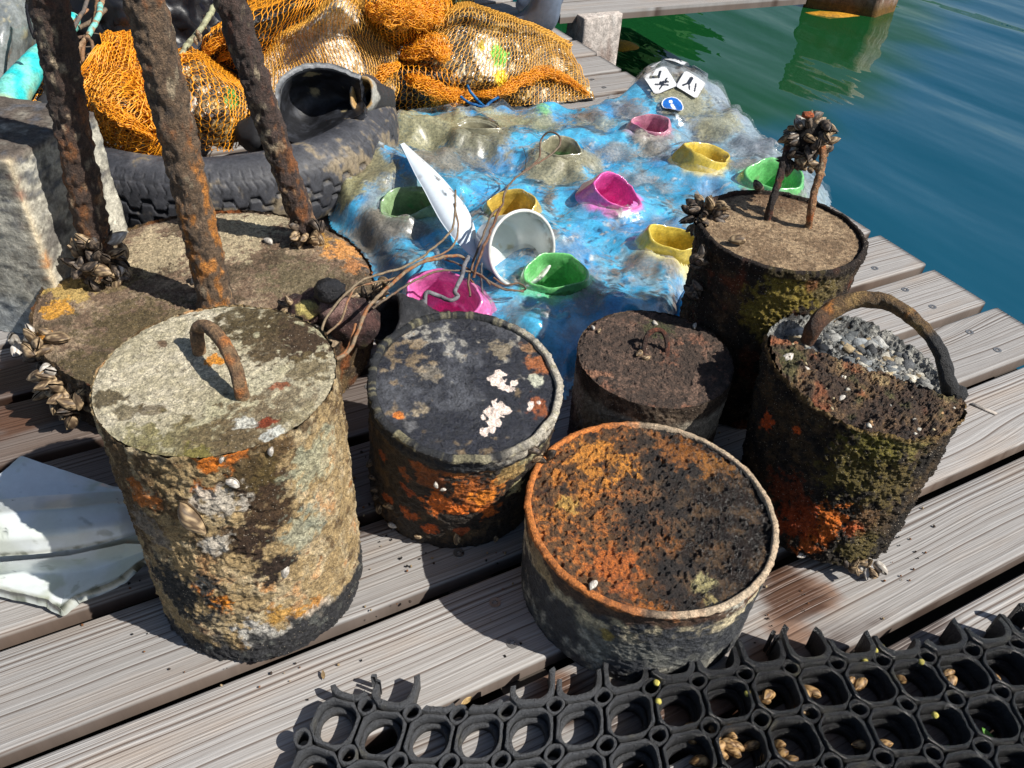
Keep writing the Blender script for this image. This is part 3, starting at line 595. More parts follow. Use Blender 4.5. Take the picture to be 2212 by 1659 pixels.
def c2t(V, Q, n1, n2):
    n3 = fbm(V, 16, 5, 61); n4 = fbm(V, 55, 4, 62); n5 = fbm(V, 8, 4, 63)
    C = mixc(seedcol((36, 38, 46), len(V)), seedcol((74, 76, 82), len(V)), sm(n3+n4*.3, -.1, .35))
    C = mixc(C, seedcol((160, 156, 146), len(V)), sm(n4*1.1+n5*1.0, .26, .5)*.7)
    C = mixc(C, seedcol((128, 110, 84), len(V)), sm(n4*.8+fbm(V, 12, 3, 66), .24, .45)*.8)
    for x, y, r, c, a in ((1165, 780, .022, (150, 90, 52), .95), (1165, 870, .022, (140, 78, 44), .95), (1150, 740, .016, (150, 110, 76), .7), (1160, 815, .013, (186, 186, 166), .95), (1080, 745, .02, (150, 136, 110), .6), (925, 800, .02, (140, 130, 112), .5), (862, 890, .008, (206, 110, 40), 1.), (900, 880, .016, (150, 136, 112), .7), (890, 910, .012, (92, 92, 94), .9)):
        C = mixc(C, seedcol(c, len(V)), stain(V, x, y, r, n4*1.2)*a)
    wf = np.zeros(len(V))
    for x, y, r in ((1078, 815, .0135), (1100, 830, .010), (1062, 808, .007), (1115, 822, .006), (1085, 800, .008), (1080, 868, .010), (1070, 888, .0145), (1060, 905, .010), (1048, 925, .008), (1095, 880, .009), (1152, 868, .007), (1143, 875, .005), (1162, 862, .004), (1048, 895, .005), (1060, 920, .006)):
        wf = np.maximum(wf, stain(V, x, y, r, n4*1.1, soft=.08))
    C = mixc(C, seedcol((226, 208, 196), len(V)), wf)
    C = mixc(C, seedcol((24, 25, 28), len(V)), sm(Q-.955+n3*.02, 0, .02))
    return C, np.clip(.38+.3*n3+wf*.2, .2, .8)
D2.top('lid', TAR, c2t, .131, amp=.0022, scale=26, seed=12, dz=-.006)
SP2 = np.array([D2.pt(a, .137, z) for a in np.linspace(2.6, 6.3, 160) for z in np.linspace(.0, .25, 90)])
for x, y, s_, k_ in ((795, 1000, .022, 'd'), (800, 1030, .02, 'd'), (805, 1055, .02, 'd'), (815, 1100, .022, 'b'), (835, 1095, .02, 'b'), (808, 1075, .018, 'd'), (985, 1168, .024, 'b'), (845, 1135, .018, 'w'), (940, 1050, .012, 'w'), (1075, 1165, .014, 'b'), (955, 1062, .01, 'w'), (1155, 975, .024, 'd'), (900, 1160, .014, 'b'), (1165, 990, .018, 'b')):
    mussel(D2.o, near_px(SP2, x, y)+np.array([0, -.003, 0]), (0, -1, .1), s_, k_)

# --- small crusty weight with iron loop (middle right)
D3 = Drum('concrete_weight', 'small brown crusted concrete weight with tiny iron loop on its top', 'concrete weight', (.2275, 1.034), .1250, .122, .198)
def c3(V, T, n1, n2):
    n3 = fbm(V, 22, 5, 71); n4 = fbm(V, 60, 4, 72)
    C = mixc(seedcol((64, 52, 42), len(V)), seedcol((112, 96, 80), len(V)), sm(n3+n4*.5, -.1, .3))
    band = sm(T+n3*.12-.42, 0, .2)*sm(.86-T+n3*.05, 0, .08)*sm(fbm(V, 8, 3, 73), -.3, .15)
    C = mixc(C, seedcol((168, 158, 140), len(V)), band*.85); C = mixc(C, seedcol((120, 130, 136), len(V)), sm(n3, .1, .4)*sm(.7-T, 0, .3)*.8)
    C = mixc(C, seedcol((44, 44, 46), len(V)), sm(.42-T+n3*.2, 0, .15)*.9)
    C = mixc(C, seedcol((186, 120, 76), len(V)), stain(V, 1400, 865, .05, n3+n4, st=(1, 1, 4))*.9)
    C = mixc(C, seedcol((190, 180, 166), len(V)), stain(V, 1530, 850, .012, n4))
    return C, np.full(len(V), .8)
D3.side('side_wall', CRUST, c3, amp=.0028, scale=24, seed=21)
def c3t(V, Q, n1, n2):
    n3 = fbm(V, 20, 5, 81); n4 = fbm(V, 80, 4, 82)
    C = mixc(seedcol((74, 58, 48), len(V)), seedcol((124, 98, 82), len(V)), sm(n3*.7+n4, -.1, .4))
    C = mixc(C, seedcol((166, 112, 84), len(V)), sm(fbm(V, 12, 3, 83)+n4*.5, .22, .4)*.7); C = mixc(C, seedcol((70, 76, 40), len(V)), stain(V, 1420, 700, .03, n4*1.2)*.8)
    C = mixc(C, seedcol((46, 38, 34), len(V)), sm(n4, .2, .45)*.8); C = mixc(C, seedcol((176, 126, 96), len(V)), stain(V, 1290, 800, .03, n4+n3, st=(1, 3, 1))*.7)
    return C, np.full(len(V), .75)
D3.top('top_face', RUSTM, c3t, .1250, amp=.0032, scale=40, seed=22, edge=.003, rel=1.6)
a_, b_ = D3.topG(1390, 770, -.004), D3.topG(1440, 775, -.004)
handle(D3, [a_, at_h(D3, 1392, 745, .012), at_h(D3, 1400, 722, .026), at_h(D3, 1420, 712, .030), at_h(D3, 1436, 722, .026), at_h(D3, 1441, 748, .010), b_], .0042, RUSTM, (64, 42, 32), ((96, 52, 32), (150, 74, 40)), name='iron_loop', amp=.001, seed=8, n=40)
for x, y, s_, k_ in ((1380, 762, .020, 'b'), (1396, 772, .018, 'b'), (1390, 752, .012, 'w'), (1502, 705, .016, 'w'), (1280, 708, .012, 'w'), (1295, 715, .012, 'b'), (1445, 720, .0, 'b'), (1416, 698, .014, 'w')):
    if s_: mussel(D3.o, D3.topG(x, y, .003), (0, 0, 1), s_, k_)

# --- wide shallow drum with rusty wet top (front)
D4 = Drum('tin_weight', 'wide shallow tin full of orange and black rusty concrete, nearest the rubber mat', 'tin weight', (.201, .740), .1685, .1665, .164)
def c4(V, T, n1, n2):
    n3 = fbm(V, 16, 5, 91); n4 = fbm(V, 55, 4, 92)
    C = mixc(seedcol((54, 56, 60), len(V)), seedcol((104, 104, 98), len(V)), sm(n3+n4*.4, -.1, .35))
    C = mixc(C, seedcol((176, 172, 158), len(V)), sm(n3*.8+n4*.6+fbm(V, 8, 2, 94)*.6, .16, .42)*.75)
    band = sm(T-.60+n3*.22, 0, .12)
    C = mixc(C, seedcol((200, 186, 152), len(V)), band*sm(n4+n3, -.35, .15))
    C = mixc(C, seedcol((72, 50, 36), len(V)), sm(T-.74+n3*.22-.05*sm(V[:, 0], .2, .34), 0, .07)*.95)
    C = mixc(C, seedcol((196, 110, 50), len(V)), sm(T-.84+n3*.2, 0, .08)*sm(n4+n3*.6, .0, .25)*.8)
    for x, y, r, c, a in ((1150, 1200, .03, (150, 132, 104), .9), (1170, 1240, .022, (160, 140, 104), .9), (1215, 1200, .035, (68, 50, 38), .9), (1600, 1290, .03, (182, 178, 164), .9), (1640, 1240, .02, (170, 166, 150), .8), (1310, 1380, .012, (150, 130, 60), .8), (1140, 1120, .02, (170, 120, 70), .8)):
        C = mixc(C, seedcol(c, len(V)), stain(V, x, y, r, n4*1.2+n3*.6)*a)
    C = mixc(C, seedcol((186, 166, 140), len(V)), sm(T-.97, 0, .01)*sm(V[:, 0]+n4*.05, .14, .24)*.9)
    C = mixc(C, seedcol((206, 112, 44), len(V)), sm(T-.95, 0, .01)*sm(.22-V[:, 0]+n4*.1, 0, .1)*.8)
    return C, .6+.25*sm(n3, -.2, .3)
D4.side('casing', TAR, c4, amp=.0028, scale=20, seed=31, lip=.005, prof=([0, .93, .95, .985, 1], [1, 1, 1.012, 1.02, 1.012]))
def c4t(V, Q, n1, n2):
    n3 = fbm(V, 14, 5, 101); n4 = fbm(V, 70, 4, 102); n5 = fbm(V, 34, 4, 103)
    C = mixc(seedcol((44, 36, 32), len(V)), seedcol((96, 76, 56), len(V)), sm(n5+n4*.6, -.1, .35))
    x = V[:, 0]-.201
    left = sm(-.02-x*1.0+n3*.11+n5*.06, -.07, .09)
    org = left*sm(n5*.45+n4*.9+n3*.25+finen(V)*.6, -.12, .16)
    fn = finen(V); C = mixc(C, seedcol((132, 92, 52), len(V)), left*.6); org = org*sm(fn+n4*.4, -.22, .12); C = mixc(C, seedcol((204, 112, 44), len(V)), org*.9)
    for xx, yy, r, c, a in ((1290, 985, .05, (230, 142, 50), .8), (1215, 1060, .05, (214, 126, 44), .7), (1230, 1080, .02, (200, 168, 90), .7), (1330, 1220, .035, (206, 104, 36), .85), (1480, 960, .05, (170, 106, 46), .7), (1560, 1000, .03, (180, 112, 50), .6), (1525, 1260, .016, (176, 166, 120), .9), (1535, 1290, .010, (176, 160, 110), .9), (1355, 1275, .02, (190, 96, 40), .7)):
        C = mixc(C, seedcol(c, len(V)), stain(V, xx, yy, r, n4*1.3+n5*.8)*a*sm(n5, -.3, .1))
    C = mixc(C, seedcol((24, 20, 20), len(V)), sm(n4*.8-n5*.7, .16, .4)*.85)
    C = mixc(C, seedcol((26, 24, 24), len(V)), sm(Q-.965, 0, .015)*sm(x, -.02, .05))  # shadow of the rim painted dark along the right inner edge
    return C, np.clip(.62-.34*sm(x+n3*.2, -.02, .1)-.0*n4, .2, .8)
def h4(V, Q, n1): 
    n = fbm(V, 60, 3, 105, ridge=True); hole = stain(V, 1500, 1180, .014, n1)+stain(V, 1420, 990, .012, n1)+stain(V, 1650, 1150, .012, n1)
    return n*.0022-hole*.006
D4.top('rusted_fill', RUSTM, c4t, .1640, amp=.0042, scale=24, seed=32, dz=-.007, hf=h4, na=640, nr=220, rel=1.9)
mussel(D4.o, D4.topG(1283, 1265, .004), (0, 0, 1), .017, 'w')
for x, y in ((1160, 975), (1175, 968), (1168, 990), (1190, 985)): mussel(D4.o, D4.topG(x, y, .004), (-.6, -.6, .5), .024, 'db')

# --- tall drum behind with two posts crowned by mussels
D5 = Drum('tin_weight', 'tall mossy tin of concrete whose iron loop is overgrown by mussels, at the water side', 'tin weight', (.428, 1.213), .1345, .121, .345)
def c5(V, T, n1, n2):
    n3 = fbm(V, 20, 5, 111); n4 = fbm(V, 70, 4, 112)
    C = mixc(seedcol((44, 36, 28), len(V)), seedcol((86, 66, 46), len(V)), sm(n3+n4*.5, -.1, .35))
    moss = stain(V, 1690, 650, .06, n3*.9+n4*.7)+stain(V, 1760, 640, .05, n3+n4)+stain(V, 1650, 700, .04, n3+n4)*.8
    C = mixc(C, seedcol((124, 108, 44), len(V)), moss); C = mixc(C, seedcol((98, 86, 60), len(V)), stain(V, 1810, 620, .04, n3+n4)*.7)
    C = mixc(C, seedcol((120, 60, 34), len(V)), sm(fbm(V, 18, 3, 114), .2, .4)*.6)
    C = mixc(C, seedcol((36, 28, 24), len(V)), sm(T-.95+n3*.03, 0, .02)*.8)
    return C, np.full(len(V), .75)
D5.side('casing', CRUST, c5, amp=.0055, scale=30, seed=41, lip=.004, rag=.004, prof=([0, .93, .97, 1], [1, 1, 1.02, 1.01]))
def c5t(V, Q, n1, n2):
    n3 = fbm(V, 16, 5, 121); n4 = fbm(V, 110, 3, 122)
    C = mixc(seedcol((126, 104, 80), len(V)), seedcol((168, 144, 114), len(V)), sm(n3+n4*.8, -.25, .35)); C = mixc(C, seedcol((72, 54, 40), len(V)), sm(n4+n3*.4, .28, .5)*.8)
    C = mixc(C, seedcol((58, 44, 34), len(V)), sm(Q-.95+n3*.03, 0, .03))
    C = mixc(C, seedcol((92, 66, 46), len(V)), stain(V, 1680, 425, .05, n3+n4)*.7)
    return C, np.full(len(V), .8)
D5.top('concrete_top', CRUST, c5t, .1305, amp=.0012, scale=40, seed=42, dz=-.005)
b1 = D5.topG(1657, 478, -.01); b2 = D5.topG(1745, 495, -.01)
def lift(p, x, y, z):   # point at height z seen at x, y
    return G(x, y, z)
zt = .345
l1 = [b1, G(1664, 445, zt+.022), G(1678, 405, zt+.050), G(1690, 365, zt+.075), G(1700, 320, zt+.104), G(1718, 280, zt+.130)]
l2 = [b2, G(1752, 455, zt+.028), G(1760, 410, zt+.058), G(1772, 375, zt+.082), G(1778, 330, zt+.108), G(1765, 285, zt+.135)]
handle(D5, l1, .0062, RUSTM, (40, 28, 22), ((64, 38, 28), (110, 52, 26)), name='iron_rod', amp=.004, seed=17)
handle(D5, l2, .0062, RUSTM, (150, 104, 66), ((176, 140, 100), (190, 96, 36)), name='iron_rod', amp=.003, seed=19)
hc = (np.array(l1[-1])+np.array(l2[-1]))/2
cluster(D5.o, G(1748, 300, zt+.12), (.036, .026, .040), 62, (.022, .034), 'bbbddw', outward=None)
blob('mussel_mass', G(1748, 300, zt+.12), (.026, .018, .032), .3, 2, (30, 24, 20), CRUST, D5.o, seed=14)
cluster(D5.o, G(1712, 345, zt+.088), (.016, .012, .022), 14, (.018, .028), 'bdd')
cluster(D5.o, G(1762, 370, zt+.082), (.012, .010, .014), 8, (.018, .026), 'wbb')
blob('rust_knob', G(1745, 248, zt+.165), (.010, .008, .005), .4, 2, (190, 84, 30), RUSTM, D5.o, seed=15)
cluster(D5.o, D5.topG(1520, 468, -.004), (.030, .026, .036), 40, (.024, .036), 'dddb')
cluster(D5.o, D5.topG(1506, 560, -.03), (.010, .012, .02), 6, (.022, .03), 'd'); cluster(D5.o, D5.topG(1500, 620, -.09), (.008, .01, .014), 6, (.022, .03), 'd')
mussel(D5.o, D5.topG(1592, 520, .006), (0, -.4, 1), .03, 'b', ax=(0, 0, 1)); mussel(D5.o, D5.topG(1640, 400, .012), (0, -1, .2), .028, 'd')

# --- broken drum with gravel and thick hoop handle (right)
D6 = Drum('concrete_weight', 'broken slanting concrete weight with thick iron hoop and grey gravel showing', 'concrete weight', (.503, .894), .1430, .118, .280, tilt=(.057, .221), tn=(.09, -.044))
def c6(V, T, n1, n2):
    n3 = fbm(V, 20, 5, 131); n4 = fbm(V, 75, 4, 132)
    C = mixc(seedcol((38, 32, 26), len(V)), seedcol((78, 62, 42), len(V)), sm(n3+n4*.5, -.1, .35))
    for x, y, r, c, a in ((1900, 960, .05, (104, 96, 36), .9), (1950, 930, .045, (112, 98, 44), .9), (1850, 1030, .05, (96, 84, 36), .8), (1930, 1050, .045, (98, 84, 44), .8), (1980, 960, .03, (120, 108, 60), .7), (1800, 1130, .03, (216, 106, 28), .95), (1760, 1160, .03, (206, 96, 26), .95), (1740, 1190, .022, (190, 90, 30), .9), (1720, 1130, .04, (150, 62, 26), .9), (1690, 1060, .035, (110, 50, 26), .8), (1650, 910, .016, (206, 80, 26), .95), (1715, 930, .006, (220, 90, 30), 1.), (1840, 1150, .018, (200, 90, 40), .8), (1880, 1130, .02, (110, 80, 50), .7), (1860, 1200, .04, (96, 84, 44), .8), (1660, 1130, .03, (140, 60, 26), .8)):
        C = mixc(C, seedcol(c, len(V)), stain(V, x, y, r, n4*1.5+n3*.6)*a)
    C = mixc(C, seedcol((150, 120, 76), len(V)), sm(T-.96+n4*.03, 0, .03)*.6)
    return C, np.full(len(V), .62)
bx, by = D6.topG(1700, 735), D6.topG(2070, 862); ld = (by-bx)/np.linalg.norm(by-bx); lnn = np.cross(D6.tn, ld)
if lnn[1] < 0: lnn = -lnn
def split(V): return (V-bx)@lnn      # >0: behind the break, where the gravel lies lower
def tf6(a):
    P_ = D6.tc+.143*(np.cos(a)[:, None]*D6.u+np.sin(a)[:, None]*D6.w); return -.030*sm(split(P_), -.01, .03)
D6.side('side_wall', CRUST, c6, amp=.009, scale=36, seed=51, topf=tf6, rag=.012)
def h6(V, Q, n1):
    s_ = split(V)+n1*.02; st = fbm(V, 75, 2, 141, ridge=True)
    return -.042*sm(s_, -.004, .012)*(1-.35*sm(Q, .85, 1))+sm(s_, 0, .01)*st*.006+sm(-s_, 0, .03)*(n1*.007)-.012*sm(-s_, .05, .12)
def c6t(V, Q, n1, n2):
    s_ = split(V)+n1*.02; n3 = fbm(V, 24, 5, 142); n4 = fbm(V, 80, 4, 143)
    C = mixc(seedcol((76, 56, 42), len(V)), seedcol((132, 104, 72), len(V)), sm(n3+n4*.7, -.15, .35)); C = mixc(C, seedcol((40, 32, 28), len(V)), sm(n4-n3*.4, .12, .35)*.8)
    C = mixc(C, seedcol((186, 160, 116), len(V)), sm(n3-n4*.2, .26, .42)*.8); C = mixc(C, seedcol((176, 104, 64), len(V)), sm(fbm(V, 16, 3, 144), .16, .35)*.7); C = mixc(C, seedcol((92, 92, 50), len(V)), sm(fbm(V, 20, 3, 145), .18, .35)*.7)
    g_ = mixc(seedcol((120, 122, 120), len(V)), seedcol((176, 174, 166), len(V)), sm(n4+n3, -.2, .3)); g_ = mixc(g_, seedcol((58, 56, 54), len(V)), sm(n4-n3, .2, .4))
    g_ = mixc(g_, seedcol((140, 84, 56), len(V)), stain(V, 1800, 790, .04, n4+n3)*.9)
    return mixc(C, g_, sm(s_, .0, .012)), np.full(len(V), .78)
D6.top('crusted_top', RUSTM, c6t, .1430, amp=.006, scale=44, seed=52, hf=h6, na=620, nr=210, rel=1.4)
def stones(parent, pts, sizes, cols, name='gravel', flat=.55):
    parts = []
    for p, s_ in zip(pts, sizes):
        Vb, Fb = ICO1; q = rng.normal(size=(3, 3)); q, _ = np.linalg.qr(q); v = Vb*(1+.35*rng.normal(size=(len(Vb), 1)).clip(-1, 1))
        v = v@q.T*np.array([1, .75+.3*rng.random(), flat]); v = v*(1+.25*fbm(v+rng.random()*50, 1.6, 2, 3))[:, None]*s_
        c = lin(cols[rng.integers(len(cols))])*(.8+.4*rng.random()); parts.append((v+p, Fb, np.tile(c, (len(v), 1))))
    V, F, C = merge(parts); return mesh(name, V, F, STONE, parent, C=C, R=.8, smooth=False)
pts, szs = [], []
while len(pts) < 330:
    a, r = rng.random()*6.283, .136*math.sqrt(rng.random()); p = D6.lift(D6.tc+r*(math.cos(a)*D6.u+math.sin(a)*D6.w))
    if split(p) > .012: pts.append(p-D6.ax*.043+D6.ax*rng.random()*.005); szs.append(rng.uniform(.0035, .015))
o = stones(D6.o, pts, szs, [(128, 132, 134), (156, 156, 152), (98, 102, 104), (170, 166, 154), (150, 134, 106), (80, 82, 84)]); o['kind'] = 'stuff'
pts, szs = [], []
while len(pts) < 46:
    a, r = rng.random()*6.283, .138*math.sqrt(rng.random()); p = D6.lift(D6.tc+r*(math.cos(a)*D6.u+math.sin(a)*D6.w))
    if split(p) < .0: pts.append(p); szs.append(rng.uniform(.002, .005))
stones(D6.o, pts, szs, [(180, 164, 130), (150, 120, 84), (196, 190, 176), (110, 84, 60)], name='pebbles')['kind'] = 'stuff'
HA = [D6.topG(1745, 735, -.02), D6.topG(1760, 705, .012), D6.topG(1790, 675, .030), D6.topG(1850, 648, .052), D6.topG(1920, 655, .066), D6.topG(1985, 700, .068), D6.topG(2030, 760, .052), D6.topG(2045, 815, .026), D6.topG(2058, 855, -.012)]
P = spline(HA, 90); rr = .0115+.002*np.sin(np.linspace(0, 7, 90)); V, F = tube(P, rr, 22, amp=.003, ns_scale=70, seed=61); F = tri(F); n4 = fbm(V, 50, 4, 62)
t = np.concatenate([np.repeat(np.linspace(0, 1, 90), 22), [0, 1]])
C = mixc(seedcol((104, 78, 44), len(V)), seedcol((156, 124, 72), len(V)), sm(n4, -.1, .3)); C = mixc(C, seedcol((206, 120, 40), len(V)), sm(fbm(V, 24, 3, 63), .14, .3)*.9)
C = mixc(C, seedcol((38, 38, 40), len(V)), sm(t+n4*.06-.64, 0, .04)); C = mixc(C, seedcol((80, 46, 32), len(V)), sm(.2-t, 0, .08)*.8)
mesh('hoop_handle', V, F, RUSTM, D6.o, C=C, R=.7)
blob('rust_lump', D6.topG(2068, 850, .0), (.014, .014, .012), .35, 3, (34, 34, 36), RUSTM, D6.o, seed=66)
SP6 = np.array([D6.pt(a, .120+.022*z/.28, z) for a in np.linspace(3.2, 6.6, 160) for z in np.linspace(.0, .28, 90)])
cluster(D6.o, near_px(SP6, 1885, 1225)+np.array([.005, -.006, 0]), (.024, .014, .010), 10, (.020, .030), 'bdw'); cluster(D6.o, near_px(SP6, 1840, 1245)+np.array([0, -.006, .004]), (.016, .010, .006), 6, (.018, .026), 'bdb')
for x, y, s_, k_ in ((1735, 1225, .016, 'w'), (1700, 770, .022, 'w'), (1740, 795, .014, 'w'), (1820, 860, .012, 'w'), (1860, 845, .012, 'b')): mussel(D6.o, D6.topG(x, y, .002) if y < 1000 else near_px(SP6, x, y), (0, -.5, 1), s_, k_)

# ------------------------------------------------------------------ round concrete base with three rusted posts
DK = Drum('umbrella_base', 'large round concrete base with three rusted iron posts and mussels on its rim', 'concrete base', (-.572, 1.233), .298, .290, .125, group=None)
def cd(V, T, n1, n2):
    n3 = fbm(V, 14, 5, 151); n4 = fbm(V, 60, 4, 152)
    C = mixc(seedcol((60, 48, 36), len(V)), seedcol((104, 84, 56), len(V)), sm(n3+n4*.5, -.1, .35)); C = mixc(C, seedcol((150, 84, 38), len(V)), sm(fbm(V, 12, 3, 153), .12, .35)*.7)
    return C, np.full(len(V), .6)
DK.side('side_wall', CRUST, cd, amp=.007, scale=18, seed=71, na=600, nz=60)
def cdt(V, Q, n1, n2):
    n3 = fbm(V, 9, 5, 161); n4 = fbm(V, 60, 4, 162); n5 = fbm(V, 20, 4, 163)
    C = mixc(seedcol((118, 98, 80), len(V)), seedcol((170, 150, 124), len(V)), sm(n5+n4*.8, -.25, .4)); C = mixc(C, seedcol((78, 66, 50), len(V)), sm(n3+n4*.5, -.1, .2)*.85)
    for x, y, r, c, a in ((330, 540, .09, (178, 162, 132), .8), (500, 500, .10, (176, 162, 132), .8), (560, 470, .06, (184, 172, 142), .8), (150, 620, .05, (190, 160, 90), .8), (110, 660, .03, (206, 150, 60), .9), (740, 530, .045, (214, 150, 84), .9), (770, 565, .03, (190, 130, 80), .8), (690, 510, .03, (200, 150, 70), .8), (300, 700, .10, (92, 80, 54), .8), (200, 800, .08, (96, 84, 58), .8), (650, 600, .08, (108, 98, 74), .8), (90, 720, .02, (220, 140, 50), .9), (250, 600, .05, (110, 96, 62), .7)):
        C = mixc(C, seedcol(c, len(V)), stain(V, x, y, r, n4*1.2+n5*.8)*a)
    return C, .85-.3*sm(n3, .1, .3)
DK.top('top_face', CRUST, cdt, .298, amp=.0035, scale=22, seed=72, na=760, nr=260, edge=.006, rel=1.1)
APEX = np.array([-.613, 1.266, 1.51])
for (bx_, by_), r0, base, c_ in (((215, 598), .0275, (84, 64, 52), ((58, 46, 40), (112, 66, 42))), ((476, 672), .0285, (116, 94, 72), ((78, 62, 50), (150, 96, 52))), ((668, 522), .0245, (80, 62, 54), ((52, 42, 38), (116, 66, 44)))):
    b_ = G(bx_, by_, .118); n = 260; P = b_+(APEX-b_)*np.linspace(-.01, .86, n)[:, None]; P[:, :2] += .004*np.stack([np.sin(np.linspace(0, 7, n)+bx_), np.cos(np.linspace(0, 9, n)+bx_)], 1)
    tt = np.linspace(0, 1.2, n); rr = r0*(1+.10*fbm(np.stack([tt*9, 0*tt+bx_, 0*tt], 1), 1, 3)+.16*np.exp(-tt/.03))
    V, F = tube(P, rr, 84, amp=.0095, ns_scale=52, seed=int(bx_)); F = tri(F)
    n4 = fbm(V*np.array([1, 1, .6]), 70, 4, 170+int(bx_)); n3 = fbm(V*np.array([1, 1, .5]), 26, 4, 171+int(bx_))
    C = mixc(seedcol(base, len(V)), seedcol(c_[0], len(V)), sm(n4, -.1, .3)); C = mixc(C, seedcol(c_[1], len(V)), sm(n3+n4*.7, .12, .4)*.7)
    C = mixc(C, seedcol((190, 172, 142), len(V)), sm(n4-n3*.4, .18, .4)*.6); C = mixc(C, seedcol((34, 28, 26), len(V)), sm(-n4-n3*.4, .2, .45)*.8)
    C = mixc(C, seedcol((206, 122, 40), len(V)), sm(.42-V[:, 2]+n3*.25, 0, .12)*sm(n4+n3*.8, .0, .3)*(.8 if bx_ == 476 else .25))
    mesh('iron_post', V, F, RUSTM, DK.o, C=C, R=.75)
b_ = G(215, 585, .14); cluster(DK.o, b_+np.array([.01, -.012, .03]), (.046, .036, .058), 46, (.028, .042), 'ddddb'); cluster(DK.o, b_+np.array([.045, -.01, -.002]), (.026, .02, .018), 9, (.028, .04), 'wbb')
mussel(DK.o, G(246, 512, .2), (.6, -.8, .2), .05, 'w', ax=(.2, 0, -1)); mussel(DK.o, G(262, 545, .16), (.1, -.8, .6), .046, 'b', ax=(1, 0, .2))
b_ = G(668, 505, .14); cluster(DK.o, b_+np.array([0, -.015, .012]), (.032, .024, .034), 24, (.026, .038), 'bbd')
mussel(DK.o, G(578, 522, .13), (0, 0, 1), .028, 'w'); mussel(DK.o, G(428, 600, .14), (-.5, -.6, .5), .04, 'w')
for x, y, z, rad, n, k_ in ((62, 735, .10, (.026, .03, .022), 10, 'bbw'), (90, 735, .13, (.030, .03, .014), 8, 'b'), (75, 775, .06, (.02, .02, .03), 6, 'bd'), (120, 800, .10, (.035, .03, .022), 14, 'bbw'), (150, 850, .07, (.032, .03, .034), 20, 'bbd'), (110, 830, .05, (.03, .02, .03), 10, 'bdw'), (165, 880, .05, (.03, .025, .03), 12, 'bbd'), (185, 840, .09, (.02, .02, .02), 8, 'bbd')):
    cluster(DK.o, G(x, y, z), rad, n, (.030, .046), k_)
cluster(DK.o, G(800, 620, .10), (.032, .03, .03), 14, (.026, .038), 'bbd')
cluster(DK.o, G(735, 790, .03), (.02, .02, .02), 7, (.024, .032), 'bbd')

# ------------------------------------------------------------------ squared stone block, left edge
def block():
    # plan corners (deck) : right-front, right-back, left-back, left-front
    c = np.array([[-.845, 1.200], [-.800, 1.420], [-1.20, 1.50], [-1.23, 1.245]]); H_ = .372; n = 40; per = []
    for i in range(4):
        for t in np.linspace(0, 1, n, endpoint=False): per.append(c[i]*(1-t)+c[(i+1) % 4]*t)
    per = np.array(per); m_ = len(per); nz = 60; Z = np.linspace(.001, H_, nz)
    V = np.array([[*q, z] for z in Z for q in per]); cen = per.mean(0)
    for s in np.linspace(.97, .02, 30): V = np.vstack([V, np.column_stack([cen+(per-cen)*s, np.full(m_, H_+.003)])])
    F = gridF(nz+30, m_, False, True); d = V-np.array([*cen, H_/2]); nn_ = fbm(V, 14, 5, 181)
    Nn = normals(V, F); V = V+Nn*(nn_*.005+fbm(V, 60, 3, 182, ridge=True)*.003)[:, None]; V[:, 2] = np.maximum(V[:, 2], .001)
    n4 = fbm(V*np.array([1, 1, 2.5]), 30, 4, 183)
    C = mixc(seedcol((178, 174, 160), len(V)), seedcol((128, 124, 114), len(V)), sm(n4+nn_*.6, -.1, .3)); C = mixc(C, seedcol((96, 92, 88), len(V)), sm(nn_+n4*.5, .15, .35)*.7)
    C = mixc(C, seedcol((70, 58, 52), len(V)), sm(V[:, 2]-H_+.02+n4*.02, 0, .02)*.9); C = mixc(C, seedcol((150, 160, 168), len(V)), sm(.12-V[:, 2]+nn_*.1, 0, .08)*.5)
    ed = np.exp(-(np.hypot(V[:, 0]+.845, V[:, 1]-1.2)/.012)**2); C = mixc(C, seedcol((196, 180, 150), len(V)), ed*.8)
    C = mixc(C, seedcol((204, 140, 80), len(V)), ed*sm(n4, .1, .3))
    C = mixc(C, seedcol((90, 96, 104), len(V)), sm(V[:, 2]-.2, 0, .1)*sm(n4, .0, .3)*.6)
    o = mesh('stone_block', V, F, STONE, C=C, R=.85); return prop(o, 'upright squared stone block with pale face at the left edge, beside the round base', 'stone block')
block()

